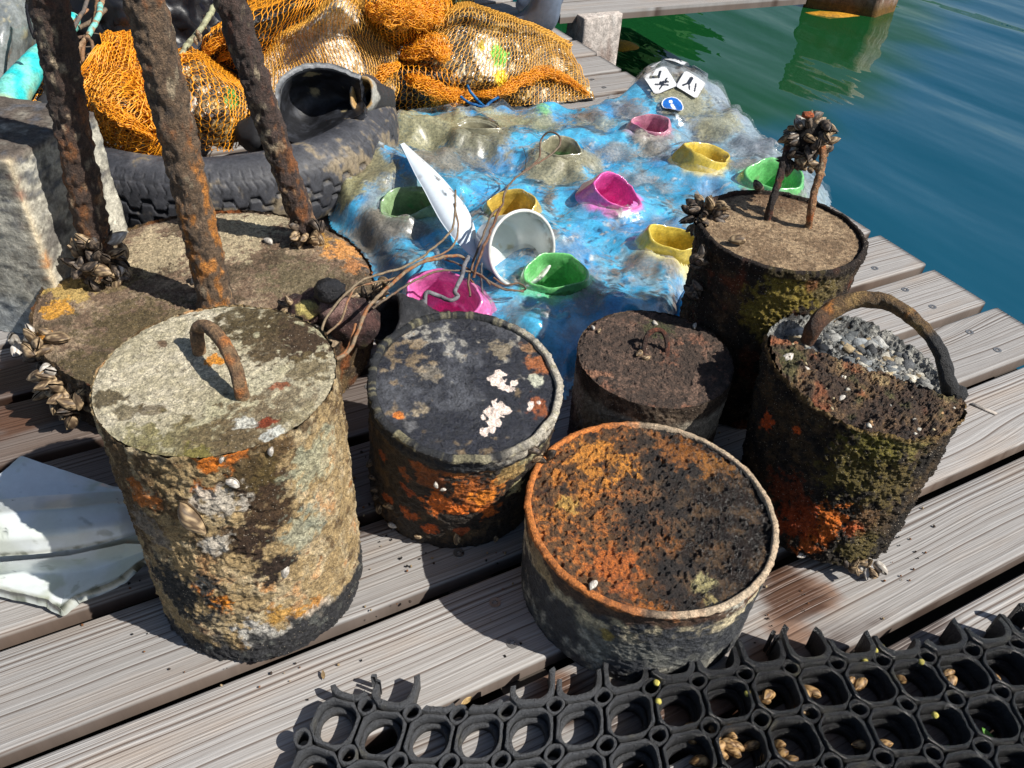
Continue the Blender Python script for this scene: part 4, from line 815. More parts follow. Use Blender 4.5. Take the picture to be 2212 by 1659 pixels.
# ------------------------------------------------------------------ tyre
def tyre(name, c, R0, Ri, H_, label, seed, tilt=None):
    # section: from inner bead (top) over the sidewall, shoulder, tread, and under
    sec = np.array([[Ri, H_*.80], [Ri+.004, H_*.86], [Ri+.012, H_*.90], [Ri+.03, H_*.985], [Ri+(R0-Ri)*.5, H_*1.0], [R0-.040, H_*.955], [R0-.018, H_*.86], [R0-.006, H_*.74], [R0, H_*.55], [R0, H_*.4], [R0-.004, H_*.25], [R0-.02, H_*.10], [R0-.05, H_*.02], [Ri+.03, 0.0], [Ri, H_*.06], [Ri+.012, H_*.1], [R0-.05, H_*.16], [R0-.03, H_*.5], [R0-.05, H_*.84], [Ri+.012, H_*.82], [Ri, H_*.80]])
    S = spline(np.column_stack([sec, np.zeros(len(sec))]), 150)[:, :2]; na = 1100; a = np.linspace(0, 2*np.pi, na, endpoint=False)
    r, z = S[:, 0], S[:, 1]
    L = np.concatenate([[0], np.cumsum(np.hypot(np.diff(r), np.diff(z)))]); Rr = np.broadcast_to(r[None], (na, 150)).copy(); Zz = np.broadcast_to(z[None], (na, 150)).copy()
    # tread: grooves that zigzag round the outside, short chevron cuts on the shoulder
    out = (r > R0-.05)[None]*(np.arange(150) < 88)[None]
    A_ = a[:, None]*R0; zz = Zz
    def zig(x, p): x = (x/p) % 1; return np.abs(x-.5)*2
    g = 0
    for k, zc in enumerate((.34, .56)):
        line = zc*H_+.012*(sm(zig(A_+k*.02, .058), .3, .7)-.5)*2; g = np.maximum(g, sm(.0045-np.abs(zz-line), 0, .0015))
    sip = sm(.0016-np.abs(((A_+.012*np.abs(zz-.74*H_)/.02) % .0195)-.0097), 0, .001)*sm(.016-np.abs(zz-.755*H_), 0, .004); sip2 = sm(.0015-np.abs(((A_*1.0+.5*np.abs(zz-.9*H_)) % .024)-.012), 0, .001)*sm(.007-np.abs(zz-.895*H_), 0, .002)
    zl = sm(.0018-np.abs(zz-.835*H_-.004*sm(zig(A_, .075), .3, .7)), 0, .001)
    dep = out*(g*.007+sip*.0025+sip2*.0022+zl*.002)
    Nr = np.gradient(z), np.gradient(r); nl = np.hypot(*Nr); nr_, nz_ = -Nr[0]/nl, Nr[1]/nl
    Rr = Rr+nr_[None]*dep*(1 if nr_[60] < 0 else -1); Zz = Zz+nz_[None]*dep*(1 if nr_[60] < 0 else -1)
    V = np.stack([c[0]+Rr*np.cos(a)[:, None], c[1]+Rr*np.sin(a)[:, None], Zz+.001], -1).reshape(-1, 3)
    n3 = fbm(V, 10, 4, seed); n4 = fbm(V, 50, 4, seed+1); V = V+np.stack([n3, n4, n3], 1)*np.array([.0014, .001, .0014]); V[:, 2] = np.maximum(V[:, 2], .001)
    C = mixc(seedcol((54, 55, 60), len(V)), seedcol((84, 84, 88), len(V)), sm(n3+n4*.4, -.1, .4)); mud = sm(n3*1.0+n4*.7+(V[:, 0]-c[0])*.5-.0+(.07-V[:, 2])*1.5, .12, .4); C = mixc(C, seedcol((126, 112, 88), len(V)), mud*.8)
    C = mixc(C, seedcol((22, 22, 24), len(V)), np.clip((dep/.003).ravel(), 0, 1)*.7)
    return mesh(name, V, gridF(na, 150, True, False), RUBBER, C=C, R=.6, loc=(c[0], c[1], 0)), label
o, l = tyre('truck_tyre', (-.80, 2.005), .455, .335, .185, '', 191); prop(o, 'large worn black truck tyre lying flat behind the round concrete base', 'tyre')

# ------------------------------------------------------------------ net bags
def ellip(cen, rad, rotz, lumps=(), amp=.10, scale=2.2, seed=0, zmin=.012, flat=.0, folds=0., foldscale=14):
    cen = np.array(cen, float); cr_, sr_ = math.cos(rotz), math.sin(rotz)
    def S(u, v):   # u along the bag 0..1 (gather to gather), v round it 0..1
        th = np.pi*np.clip(u, 0.001, .999); ph = 2*np.pi*v
        d = np.stack([-np.cos(th), np.sin(th)*np.cos(ph), np.sin(th)*np.sin(ph)], -1); sh = d.shape; D = d.reshape(-1, 3)
        r = 1+amp*fbm(D, scale, 4, seed)
        for ld_, la, lk in lumps:
            e = np.array(ld_, float); e /= np.linalg.norm(e); r = r+la*np.exp(lk*(D@e-1))
        if folds: r = r+folds*fbm(D, foldscale, 3, seed+7, ridge=True)
        P = D*np.array(rad)*r[:, None]; P = np.stack([P[:, 0]*cr_-P[:, 1]*sr_, P[:, 0]*sr_+P[:, 1]*cr_, P[:, 2]], 1)+cen
        lo = zmin+.002; P[:, 2] = np.where(P[:, 2] < lo, lo+(P[:, 2]-lo)*.02, P[:, 2]); return P.reshape(sh)
    return S
def net_threads(S, nu, nv, r1, r2, jit=.15, scale_out=1.0):
    lines = []; vs = np.linspace(0, 1, nu, endpoint=False); us = np.linspace(.02, .98, nv*2)
    for v in vs:
        w_ = jit*.6/nu*np.sin(us*9+v*40)+ .25/nu*fbm(np.stack([us*8, 0*us+v*17, 0*us], 1), 1, 3, 2); lines.append(S(us, (v+w_+.12/nu*np.cos(us*nv*6.28))%1))
    V1, F1 = threads(lines, r1, 4)
    L2 = []; ut = np.linspace(.03, .97, nv)
    for i, v in enumerate(vs):
        a = np.where(np.arange(nv) % 2 == 0, v, v+1./nu); w_ = .25/nu*fbm(np.stack([ut*8, 0*ut+v*17, 0*ut], 1), 1, 3, 2); L2.append(S(ut+.3*jit/nv*rng.normal(size=nv), (a+w_) % 1))
    V2, F2 = threads(L2, r2, 3)
    return (V1, F1), (V2, F2)
def fill(S0, cen, cols, parent, nu=150, nv=150, shrink=.93, lump=.018, seed=0, patches=(), vs=36, mat=None):
    U, W_ = np.meshgrid(np.linspace(0.0, 1, nu), np.linspace(0, 1, nv, endpoint=False), indexing='ij'); P = S0(U, W_).reshape(-1, 3); cen = np.array(cen)
    V = cen+(P-cen)*shrink; d = P-cen; d /= np.linalg.norm(d, axis=1)[:, None]+1e-9
    n1 = fbm(V, vs, 2, seed, ridge=True); n2 = fbm(V, vs*.5, 3, seed+1); V = V+d*((n1-.5)*lump+n2*lump)[:, None]*.7; V[:, 2] = np.maximum(V[:, 2], .008)
    cell = np.floor(V*vs*.9+fbm(V, vs, 2, seed+4)[:, None]*1.2).astype(int); h_ = (cell[:, 0]*73+cell[:, 1]*157+cell[:, 2]*311) % 97/97.
    C = seedcol(cols[0], len(V))
    for k, (c_, w_) in enumerate(cols[1]): C = mixc(C, seedcol(c_, len(V)), ((h_ > w_[0])*(h_ < w_[1])).astype(float))
    C = C*(.75+.5*sm(n2, -.3, .3))[:, None]; C = mixc(C, seedcol((18, 15, 12), len(V)), sm(-n1+.0, .15, .5)*.8)
    n4 = fbm(V, 60, 3, seed+6)
    for x, y, r, c_, a_ in patches: C = mixc(C, seedcol(c_, len(V)), stain(V, x, y, r, n4*.5+n2*.5, soft=.15)*a_)
    return mesh('contents', V, gridF(nu, nv, False, True), mat or FILL, parent, C=C, R=.42)
SHELLS = ((44, 36, 26), (((110, 92, 60), (.0, .28)), ((20, 17, 14), (.28, .55)), ((176, 150, 96), (.55, .68)), ((206, 196, 170), (.68, .74)), ((66, 52, 32), (.74, .9))))
DARKF = ((24, 20, 16), (((80, 60, 34), (.0, .2)), ((14, 12, 10), (.2, .6)), ((130, 108, 70), (.6, .7))))
WHITEF = ((206, 196, 178), (((226, 220, 206), (.0, .4)), ((180, 166, 140), (.4, .6)), ((150, 128, 90), (.6, .66))))
BOTTLE = ((24, 24, 22), (((12, 12, 12), (.0, .5)), ((54, 50, 34), (.5, .7)), ((130, 120, 84), (.7, .76))))
def bag(label, cen, rad, rotz, lumps=(), cols=SHELLS, seed=0, nu=64, nv=90, net=None, patches=(), r1=.0015, r2=.0008, group='orange net sacks heaped behind the tyre and raft', amp=.1, folds=0., shrink=.93, name='net_sack', lump=.018, mat=None, filled=True):
    o = empty(name, (cen[0], cen[1], .01), label, 'net sack', group); S = ellip(cen, rad, rotz, lumps, amp=amp, seed=seed, folds=folds); A_, B_ = net_threads(S, nu, nv, r1, r2)
    V, F, _ = merge([A_]); mesh('netting', *merge([(A_[0], tri(A_[1])), (B_[0], tri(B_[1]))])[:2], net or NET, o)
    if filled: fill(S, cen, cols, o, seed=seed+20, patches=patches, shrink=shrink, lump=lump, mat=mat)
    return o, S
def crumple(parent, cen, rad, n=5, dens=46, seed=0, r=.0013, net=None, name='gathered_net'):
    """bunched netting: several crinkled layers of the same string"""
    parts = []
    for k in range(n):
        S = ellip(np.array(cen)+rng.normal(size=3)*np.array(rad)*.12, np.array(rad)*(1-.11*k), rng.random()*3, amp=.32, scale=3.0, seed=seed+k*3, folds=.22, foldscale=7, zmin=.02)
        A_, B_ = net_threads(S, dens, dens+14, r, r*.8, jit=.6); parts += [(A_[0], tri(A_[1])), (B_[0], tri(B_[1]))]
    V, F, _ = merge(parts); return mesh(name, V, F, net or NET, parent)
def drape(rows, fold=.010, fs=7, seed=0, fine=.004):
    R_ = [np.array([G(*q) for q in r]) for r in rows]; m = 60; R1 = np.array([spline(r, m) for r in R_]); nr = 60; A_ = np.stack([spline(R1[:, j], nr) for j in range(m)], 1)   # nr x m x 3
    F = gridF(nr, m); V = A_.reshape(-1, 3); N = normals(V, F); N[N[:, 2] < -.2] *= 1
    d = fbm(V, fs, 3, seed); r_ = np.clip(1-np.abs(fbm(V, fs*.8, 2, seed+2))*2.5, 0, 1)**2; V = V-N*np.sign((N@np.array([0, -.6, .8])).mean())*-1*((d*fold)+(r_-.2)*fold*.9+fine*fbm(V, fs*5, 2, seed+3))[:, None]
    V[:, 2] = np.maximum(V[:, 2], .012); A_ = V.reshape(nr, m, 3); Nn = (N*np.sign((N@np.array([0, -.6, .8])).mean())).reshape(nr, m, 3)
    def ev(Z, u, v):
        u = np.clip(u, 0, .9999)*(nr-1); v = np.clip(v, 0, .9999)*(m-1); i = u.astype(int); j = v.astype(int); a_ = (u-i)[..., None]; b_ = (v-j)[..., None]
        return Z[i, j]*(1-a_)*(1-b_)+Z[i+1, j]*a_*(1-b_)+Z[i, j+1]*(1-a_)*b_+Z[i+1, j+1]*a_*b_
    return (lambda u, v: ev(A_, np.asarray(u, float), np.asarray(v, float))), (lambda u, v: ev(Nn, np.asarray(u, float), np.asarray(v, float))), A_
def sack(label, rows, cols=SHELLS, seed=0, pitch=.0145, wp=.0075, net=None, patches=(), fold=.010, fs=7, layers=1, r1=.0014, r2=.0008, slant=.25, lump=.014, filled=True, inset=.010):
    S, Nf, A_ = drape(rows, fold, fs, seed); cen = A_.reshape(-1, 3).mean(0); o = empty('net_sack', (cen[0], cen[1], .01), label, 'net sack', 'orange net sacks heaped behind the tyre and raft')
    W_ = np.linalg.norm(np.diff(A_, axis=1), axis=2).sum(1).mean(); H_ = np.linalg.norm(np.diff(A_, axis=0), axis=2).sum(0).mean(); nu = max(8, int(W_/pitch)); nv = max(10, int(H_/wp)); nv += nv % 2; parts = []
    for k in range(layers):
        off = .004+.009*k; ph = rng.random()
        def Q(u, v, k=k, off=off, ph=ph):
            v = v+slant*(u-.5)*.35+.02*np.sin(u*7+v*5+ph*6); w_ = np.stack([u*6+ph*9, v*6, 0*u+k*3.3], -1).reshape(-1, 3); n_ = fbm(w_, 1, 3, seed+k).reshape(u.shape); v2 = v+.02*n_*(1+k*2)
            return S(u, v2)+Nf(u, v2)*(off+.010*n_*(k > 0)*1.2)[..., None] if k else S(u, v2)+Nf(u, v2)*off
        us = np.linspace(0, 1, nv*2); L1 = []; L2 = []; um = np.linspace(0, 1, nv)
        for i in range(-int(nu*.15), int(nu*1.15)+1):
            v = np.full_like(us, i/nu)+.10/nu*np.cos(np.arange(len(us))*np.pi/2); ok = ((v+slant*(us-.5)*.35) > -.01) & ((v+slant*(us-.5)*.35) < 1.01)
            if ok.sum() > 4: L1.append(Q(us[ok], v[ok]))
            v = np.where(np.arange(nv) % 2 == 0, i/nu, (i+1)/nu); vm = (i+.5)/nu+slant*(um-.5)*.35; ok = (vm > 0) & (vm < 1)
            if ok.sum() > 4: L2.append(Q(um[ok], v[ok]))
        A1, B1 = threads(L1, r1, 4), threads(L2, r2, 3); parts += [(A1[0], tri(A1[1])), (B1[0], tri(B1[1]))]
    V, F, _ = merge(parts); mesh('netting', V, F, net or NET, o)
    if filled:
        n1_, n2_ = 170, 200; U, Vv = np.meshgrid(np.linspace(0, 1, n1_), np.linspace(0, 1, n2_), indexing='ij'); V = S(U, Vv).reshape(-1, 3); N = Nf(U, Vv).reshape(-1, 3); vs = 34
        q1 = fbm(V, vs, 2, seed+5, ridge=True); q2 = fbm(V, vs*.5, 3, seed+6); V = V-N*inset+N*((q1-.6)*lump*.8+q2*lump*.5).clip(-1, inset*.6)[:, None]; V[:, 2] = np.maximum(V[:, 2], .006)
        cell = np.floor(V*vs*1.1+fbm(V, vs, 2, seed+7)[:, None]*1.3).astype(int); h_ = ((cell[:, 0]*73+cell[:, 1]*157+cell[:, 2]*311) % 97)/97.; C = seedcol(cols[0], len(V))
        for c_, w_ in cols[1]: C = mixc(C, seedcol(c_, len(V)), ((h_ > w_[0])*(h_ < w_[1])).astype(float))
        C = mixc(C, seedcol((14, 12, 10), len(V)), sm(-q1+.15, .1, .5)*.85); n4 = fbm(V, 50, 3, seed+8)
        for x, y, r, c_, a_ in patches: C = mixc(C, seedcol(c_, len(V)), stain(V, x, y, r, n4*.3, soft=.1)*a_)
        mesh('contents', V, gridF(n1_, n2_), FILL, o, C=C, R=.4)
    return o
def ruffle(parent, path, r, n=3, seed=0, rt=.0011, net=None, flat=.75):
    """bunched netting along a line: crinkled layers of string wrapped round it"""
    P = spline([G(*q) for q in path], 60); T = np.gradient(P, axis=0); T /= np.linalg.norm(T, axis=1)[:, None]; u = np.cross(T, [0, 0, 1.]); u /= np.linalg.norm(u, axis=1)[:, None]+1e-9; w_ = np.cross(u, T); L = np.linalg.norm(np.diff(P, axis=0), axis=1).sum(); parts = []
    for k in range(n):
        rr_ = r*(1-.22*k)
        def Q(a, b, k=k, rr_=rr_):
            i = np.clip(a, 0, .999)*59; j = i.astype(int); f_ = (i-j)[..., None]; c = P[j]*(1-f_)+P[np.minimum(j+1, 59)]*f_; uu, ww = u[j], w_[j]; th = 2*np.pi*b
            e = fbm(np.stack([a*L*26, np.cos(th)*1.6+k*4, np.sin(th)*1.6], -1).reshape(-1, 3), 1, 3, seed+k).reshape(a.shape); g_ = fbm(np.stack([a*L*60, np.cos(th)*4+k, np.sin(th)*4], -1).reshape(-1, 3), 1, 2, seed+k+9).reshape(a.shape); q = rr_*(1+1.5*e+.5*g_).clip(.15, 2.6)*np.sin(np.pi*np.clip(a, .02, .98))**.35
            X = c+uu*(q*np.cos(th))[..., None]+ww*(q*np.sin(th)*flat)[..., None]; X[..., 2] = np.maximum(X[..., 2], .012); return X
        na, nb = max(10, int(L/.0085)), max(10, int(6.28*r/.0085)); L1 = [Q(np.linspace(0, 1, na*2), np.full(na*2, b)+.02*np.sin(np.arange(na*2))) for b in np.linspace(0, 1, nb, endpoint=False)]; L2 = [Q(np.full(nb+1, a)+.006*np.cos(np.arange(nb+1)*2.9), np.linspace(0, 1, nb+1)) for a in np.linspace(0, 1, na)]
        A1, B1 = threads(L1, rt, 3), threads(L2, rt*.8, 3); parts += [(A1[0], tri(A1[1])), (B1[0], tri(B1[1]))]
    V, F, _ = merge(parts); return mesh('gathered_net', V, F, net or NET, parent)
o = sack('orange net sack of shells and a green can lying inside the tyre', [[(385, 312, .13), (450, 322, .12), (500, 326, .11), (530, 296, .12)], [(372, 255, .2), (440, 250, .22), (500, 246, .2), (543, 243, .15)], [(372, 190, .25), (430, 172, .27), (485, 186, .24), (549, 208, .17)], [(380, 128, .26), (415, 118, .27), (458, 146, .24), (522, 190, .18)], [(385, 112, .12), (418, 110, .12), (470, 138, .12), (530, 184, .1)]],
    seed=201, pitch=.016, wp=.0085, slant=-.5, patches=((512, 200, .026, (50, 130, 46), 1), (500, 218, .02, (90, 150, 60), .8), (398, 215, .028, (216, 208, 192), 1), (455, 262, .02, (60, 50, 44), 1)))
ruffle(o, [(430, 285, .14), (465, 296, .13), (500, 312, .11)], .020, 3, 203); ruffle(o, [(372, 130, .26), (400, 128, .27), (425, 125, .26)], .016, 2, 204)
o = sack('crumpled half empty orange net sack between the two left iron posts', [[(188, 282, .14), (240, 318, .13), (300, 338, .12), (352, 344, .12)], [(178, 245, .2), (235, 245, .24), (295, 262, .23), (352, 285, .19)], [(196, 195, .25), (245, 180, .28), (300, 190, .27), (350, 205, .24)], [(226, 128, .29), (258, 122, .29), (300, 116, .3), (350, 112, .3)], [(240, 112, .15), (262, 108, .15), (300, 104, .15), (350, 100, .15)]],
    seed=211, pitch=.011, wp=.007, slant=.6, layers=4, fold=.022, fs=9, cols=DARKF, r1=.0013, r2=.0009)
ruffle(o, [(232, 104, .30), (240, 118, .29), (250, 150, .28)], .016, 3, 215); ruffle(o, [(205, 215, .26), (260, 250, .26), (330, 300, .2)], .018, 2, 217); ruffle(o, [(290, 150, .3), (310, 200, .28), (340, 280, .22)], .020, 3, 219)
o = sack('orange net sack of shiny black bottles behind the leaning iron post', [[(432, 130, .13), (500, 146, .13), (560, 156, .13), (620, 130, .14), (705, 70, .16)], [(436, 98, .2), (500, 84, .23), (560, 84, .24), (622, 60, .25), (712, 22, .24)], [(455, 72, .22), (505, 42, .28), (570, 20, .3), (640, -6, .31), (716, -12, .26)], [(480, 55, .12), (535, 0, .12), (600, -25, .13), (680, -45, .13), (722, -34, .12)]], cols=BOTTLE, seed=231, pitch=.018, wp=.009, slant=.7)
ruffle(o, [(445, 120, .18), (462, 95, .22), (490, 72, .24)], .018, 3, 233); ruffle(o, [(470, 130, .16), (500, 120, .18), (540, 140, .14)], .014, 2, 234)
o = sack('pale orange net sack with white filling pulled up to a point', [[(552, 215, .12), (640, 205, .14), (720, 200, .16), (785, 208, .14), (842, 245, .04)], [(560, 155, .17), (640, 148, .19), (720, 138, .22), (790, 140, .20), (856, 196, .1)], [(568, 105, .2), (640, 92, .24), (705, 72, .28), (768, 80, .26), (856, 132, .17)], [(572, 78, .2), (640, 60, .25), (700, 22, .33), (742, -2, .37), (806, 62, .26), (860, 112, .17)], [(600, 62, .08), (660, 42, .1), (720, -8, .16), (760, -18, .16), (830, 50, .1), (868, 100, .05)]],
    cols=WHITEF, seed=241, pitch=.0125, wp=.0065, net=NETP, fold=.006, slant=-.4, lump=.006, inset=.007, patches=((815, 110, .085, (50, 38, 24), 1), (790, 70, .05, (64, 52, 34), .9), (840, 160, .05, (44, 34, 22), .9)), r1=.0012, r2=.0007)
ruffle(o, [(800, 235, .07), (806, 190, .13), (828, 158, .17), (862, 138, .18)], .020, 3, 243); ruffle(o, [(790, 205, .14), (815, 222, .1), (840, 236, .05)], .016, 2, 244)
sack('shaded brown net sack of mussels squeezed between two bigger orange sacks', [[(812, 246, .02), (868, 246, .015), (935, 240, .015), (1020, 228, .015)], [(822, 200, .09), (872, 192, .10), (932, 192, .1), (1000, 196, .07)], [(836, 155, .15), (882, 142, .16), (930, 142, .16), (975, 152, .13)], [(850, 125, .08), (890, 118, .08), (935, 118, .08), (980, 125, .08)]], cols=DARKF, seed=251, pitch=.016, wp=.012, slant=.5, fold=.012)
o = sack('large orange net sack holding a green and yellow can, rightmost of the heap', [[(872, 232, .02), (940, 236, .02), (1040, 214, .02), (1130, 226, .015), (1205, 222, .012), (1288, 213, .01)], [(858, 192, .08), (930, 192, .09), (1030, 182, .10), (1120, 192, .065), (1200, 186, .05), (1280, 190, .028)], [(872, 140, .15), (932, 132, .17), (1020, 122, .17), (1110, 128, .145), (1200, 124, .105), (1262, 158, .055)], [(900, 95, .19), (942, 80, .22), (1008, 62, .24), (1100, 78, .195), (1192, 88, .14), (1240, 128, .085)], [(925, 70, .20), (955, 44, .24), (1000, 17, .28), (1062, 36, .245), (1172, 72, .155), (1228, 104, .095)], [(940, 52, .07), (962, 34, .08), (1006, 12, .09), (1072, 30, .07), (1172, 66, .05), (1236, 100, .03)]],
    seed=261, pitch=.0135, wp=.0075, net=NETP, slant=.5, fold=.010, patches=((1070, 122, .062, (226, 220, 206), 1), (1083, 112, .036, (110, 196, 60), 1), (1082, 160, .026, (240, 214, 20), 1), (1048, 100, .016, (226, 204, 60), 1), (1210, 130, .03, (196, 186, 160), .9)))
ruffle(o, [(868, 118, .18), (905, 110, .2), (940, 100, .21), (960, 130, .19)], .034, 4, 263); ruffle(o, [(880, 160, .14), (920, 185, .12), (965, 205, .08), (1020, 205, .07)], .030, 4, 265); ruffle(o, [(1020, 204, .06), (1080, 200, .07), (1130, 172, .09), (1180, 158, .09), (1230, 175, .06), (1270, 205, .02)], .020, 3, 267)
o = sack('bunched orange net sack at the back of the heap', [[(786, 86, .2), (850, 92, .2), (915, 92, .18), (962, 74, .15)], [(784, 45, .27), (850, 38, .3), (915, 42, .27), (962, 42, .2)], [(795, 0, .33), (860, -12, .35), (925, -10, .3), (962, 8, .23)], [(810, -20, .15), (862, -30, .15), (925, -26, .14), (960, -8, .1)]], seed=281, pitch=.013, wp=.008, layers=2, fold=.016)
ruffle(o, [(800, 20, .32), (850, 30, .33), (900, 24, .31), (945, 35, .25)], .045, 4, 283)
sack('olive net sack holding green glass, farthest back', [[(935, 48, .1), (980, 42, .08), (1020, 20, .05)], [(940, 15, .16), (980, 10, .15), (1025, 0, .1)], [(940, -15, .2), (985, -20, .18), (1030, -18, .12)], [(945, -40, .1), (990, -45, .1), (1035, -40, .06)]], cols=((60, 66, 40), (((40, 90, 40), (.0, .3)), ((20, 24, 16), (.3, .6)))), seed=291, net=NETG, pitch=.016, wp=.01)
c = G(60, 215, .10); bag('shaded orange net sack under the turquoise tube', c, (.16, .14, .10), .2, cols=DARKF, seed=295, nu=40, nv=60)

# ------------------------------------------------------------------ crumpled pool raft with coloured cup openings
OUT = [(700, 432), (745, 372), (800, 328), (862, 240), (1000, 243), (1180, 226), (1290, 226), (1365, 208), (1440, 182), (1500, 190), (1580, 228), (1680, 308), (1735, 338), (1795, 402), (1790, 445), (1700, 490), (1560, 570), (1492, 615), (1478, 690), (1380, 740), (1260, 800), (1222, 850), (1190, 800), (1080, 750), (900, 720), (868, 668), (805, 590), (768, 520), (715, 478)]
OP = np.array([G(x, y, .035)[:2] for x, y in OUT]); OP = spline(np.vstack([OP, OP[:1]]), 220)[:-1]
ports = [  # x, y, radius, tilt x, tilt y, squash, colour, inner colour, height, mud
    (1035, 274, .050, .0, .0, .45, (196, 80, 150), (70, 10, 40), .012, 1.), (1405, 276, .050, .0, -.1, .75, (232, 96, 176), (214, 20, 120), .030, .5), (1212, 324, .050, .05, -.1, .75, (120, 170, 110), (30, 100, 40), .024, 1.),
    (1520, 345, .058, .15, .05, .8, (226, 196, 70), (206, 160, 10), .045, .1), (1672, 388, .066, .0, -.1, .9, (110, 206, 120), (50, 170, 50), .035, .1), (885, 442, .062, -.1, -.1, .75, (90, 190, 110), (20, 90, 30), .026, .6),
    (1322, 424, .054, .25, -.25, .8, (236, 90, 180), (226, 10, 130), .050, .05), (1105, 452, .052, .0, -.2, .85, (216, 180, 60), (170, 130, 20), .03, .2), (1450, 523, .058, .1, -.1, .55, (232, 206, 80), (190, 160, 20), .034, .1),
    (1200, 600, .058, .0, -.15, .75, (110, 210, 120), (50, 180, 60), .045, .1), (958, 655, .066, -.05, -.35, .9, (240, 110, 190), (236, 40, 150), .046, .1)]
RS = .0048
xs = np.arange(OP[:, 0].min()-.02, OP[:, 0].max()+.02, RS); ys = np.arange(OP[:, 1].min()-.02, OP[:, 1].max()+.02, RS)
XX, YY = np.meshgrid(xs, ys, indexing='ij'); P2 = np.stack([XX.ravel(), YY.ravel()], 1); ins, dist = inpoly(P2, OP); P3 = np.column_stack([P2, np.zeros(len(P2))])
w1 = P3+.05*np.stack([fbm(P3, 5, 2, 301), fbm(P3, 5, 2, 302), 0*P3[:, 0]], 1)
def crease(s, seed, p=3.): return np.clip(1-np.abs(fbm(w1, s, 2, seed))*2.2, 0, 1)**p
flat = np.exp(-(np.hypot(P2[:, 0]-G(1452, 222, .06)[0], P2[:, 1]-G(1452, 222, .06)[1])/.16)**4)
def folds(P, lam, n, seed):
    r_ = np.random.default_rng(seed); out = 0
    for j in range(n):
        an = r_.random()*np.pi; l = lam*(.7+.9*r_.random()); q = (P[:, 0]*math.cos(an)+P[:, 1]*math.sin(an))/l+r_.random()*9+.55*fbm(P, 2.2, 2, seed+j)
        t_ = np.abs((q % 1)-.5)*2; m_ = sm(fbm(P, .9/l**.7, 2, seed+j+40), -.02, .35); out = out+l*m_*(t_**1.3-.35)
    return out
h = .050+.036*fbm(P3, 2.0, 2, 303)+(folds(P3, .30, 6, 310)*.13+folds(P3, .13, 8, 330)*.12+folds(P3, .055, 9, 350)*.05)*(1-flat*.85)
h = h*(1-flat*.6)+.055*flat*.6+flat*np.clip(.05+(P2[:, 1]-G(1452, 222, .06)[1])*.42, 0, .2)
PC = []
for (x, y, r, tx, ty, sq, c_, ci, hh, mud) in ports:
    c = G(x, y, .085); PC.append(c); d = np.hypot(P2[:, 0]-c[0], P2[:, 1]-c[1]); m = np.exp(-(np.maximum(d-r*1.05, 0)/(.036))**2); h = h*(1-m)+.074*m
    ang = np.arctan2(P2[:, 1]-c[1], P2[:, 0]-c[0]); h = h+.007*np.abs(np.sin(ang*4+x))*np.exp(-((d-r*1.9)/.035)**2)
h = np.clip(h, .006, .2)*sm(dist, -.0, .055)**.8+.004+.010*sm(dist, .02, 0)*(1+fbm(P3, 12, 2, 309))
hole = np.zeros(len(P2), bool)
for c, p in zip(PC, ports): hole |= np.hypot(P2[:, 0]-c[0], P2[:, 1]-c[1]) < p[2]*.92
V = np.column_stack([P2, h]); keep = ins & ~hole; Fq = gridF(len(xs), len(ys)); Fq = Fq[keep[Fq].all(1)]
used_ = np.unique(Fq); mp = -np.ones(len(V), int); mp[used_] = np.arange(len(used_)); Fr = mp[Fq]; Vr = V[used_]
HG = h.reshape(len(xs), len(ys))
def rh(x, y):
    i = np.clip(((np.asarray(x)-xs[0])/RS).astype(int), 0, len(xs)-1); j = np.clip(((np.asarray(y)-ys[0])/RS).astype(int), 0, len(ys)-1); return HG[i, j]
n3 = fbm(Vr, 6, 5, 311); n4 = fbm(Vr, 26, 5, 312); n5 = fbm(Vr, 11, 4, 313)
C = mixc(seedcol((70, 172, 214), len(Vr)), seedcol((44, 136, 194), len(Vr)), sm(n3, -.1, .3)); C = mixc(C, seedcol((136, 200, 224), len(Vr)), sm(n5+n4*.4, .1, .4)*.6)
C = mixc(C, seedcol((132, 138, 140), len(Vr)), sm(n4*.9+n5+n3*.5, .1, .4)*.5)
kf = np.abs(folds(Vr*np.array([1, 1, 0]), .09, 10, 370)); C = mixc(C, seedcol((176, 200, 210), len(Vr)), sm(kf/kf.max(), .45, .8)*.35)
C = mixc(C, seedcol((150, 148, 142), len(Vr)), sm(Vr[:, 0]-.42+(Vr[:, 1]-2.0)*.35+n3*.3, 0, .25)*.75)
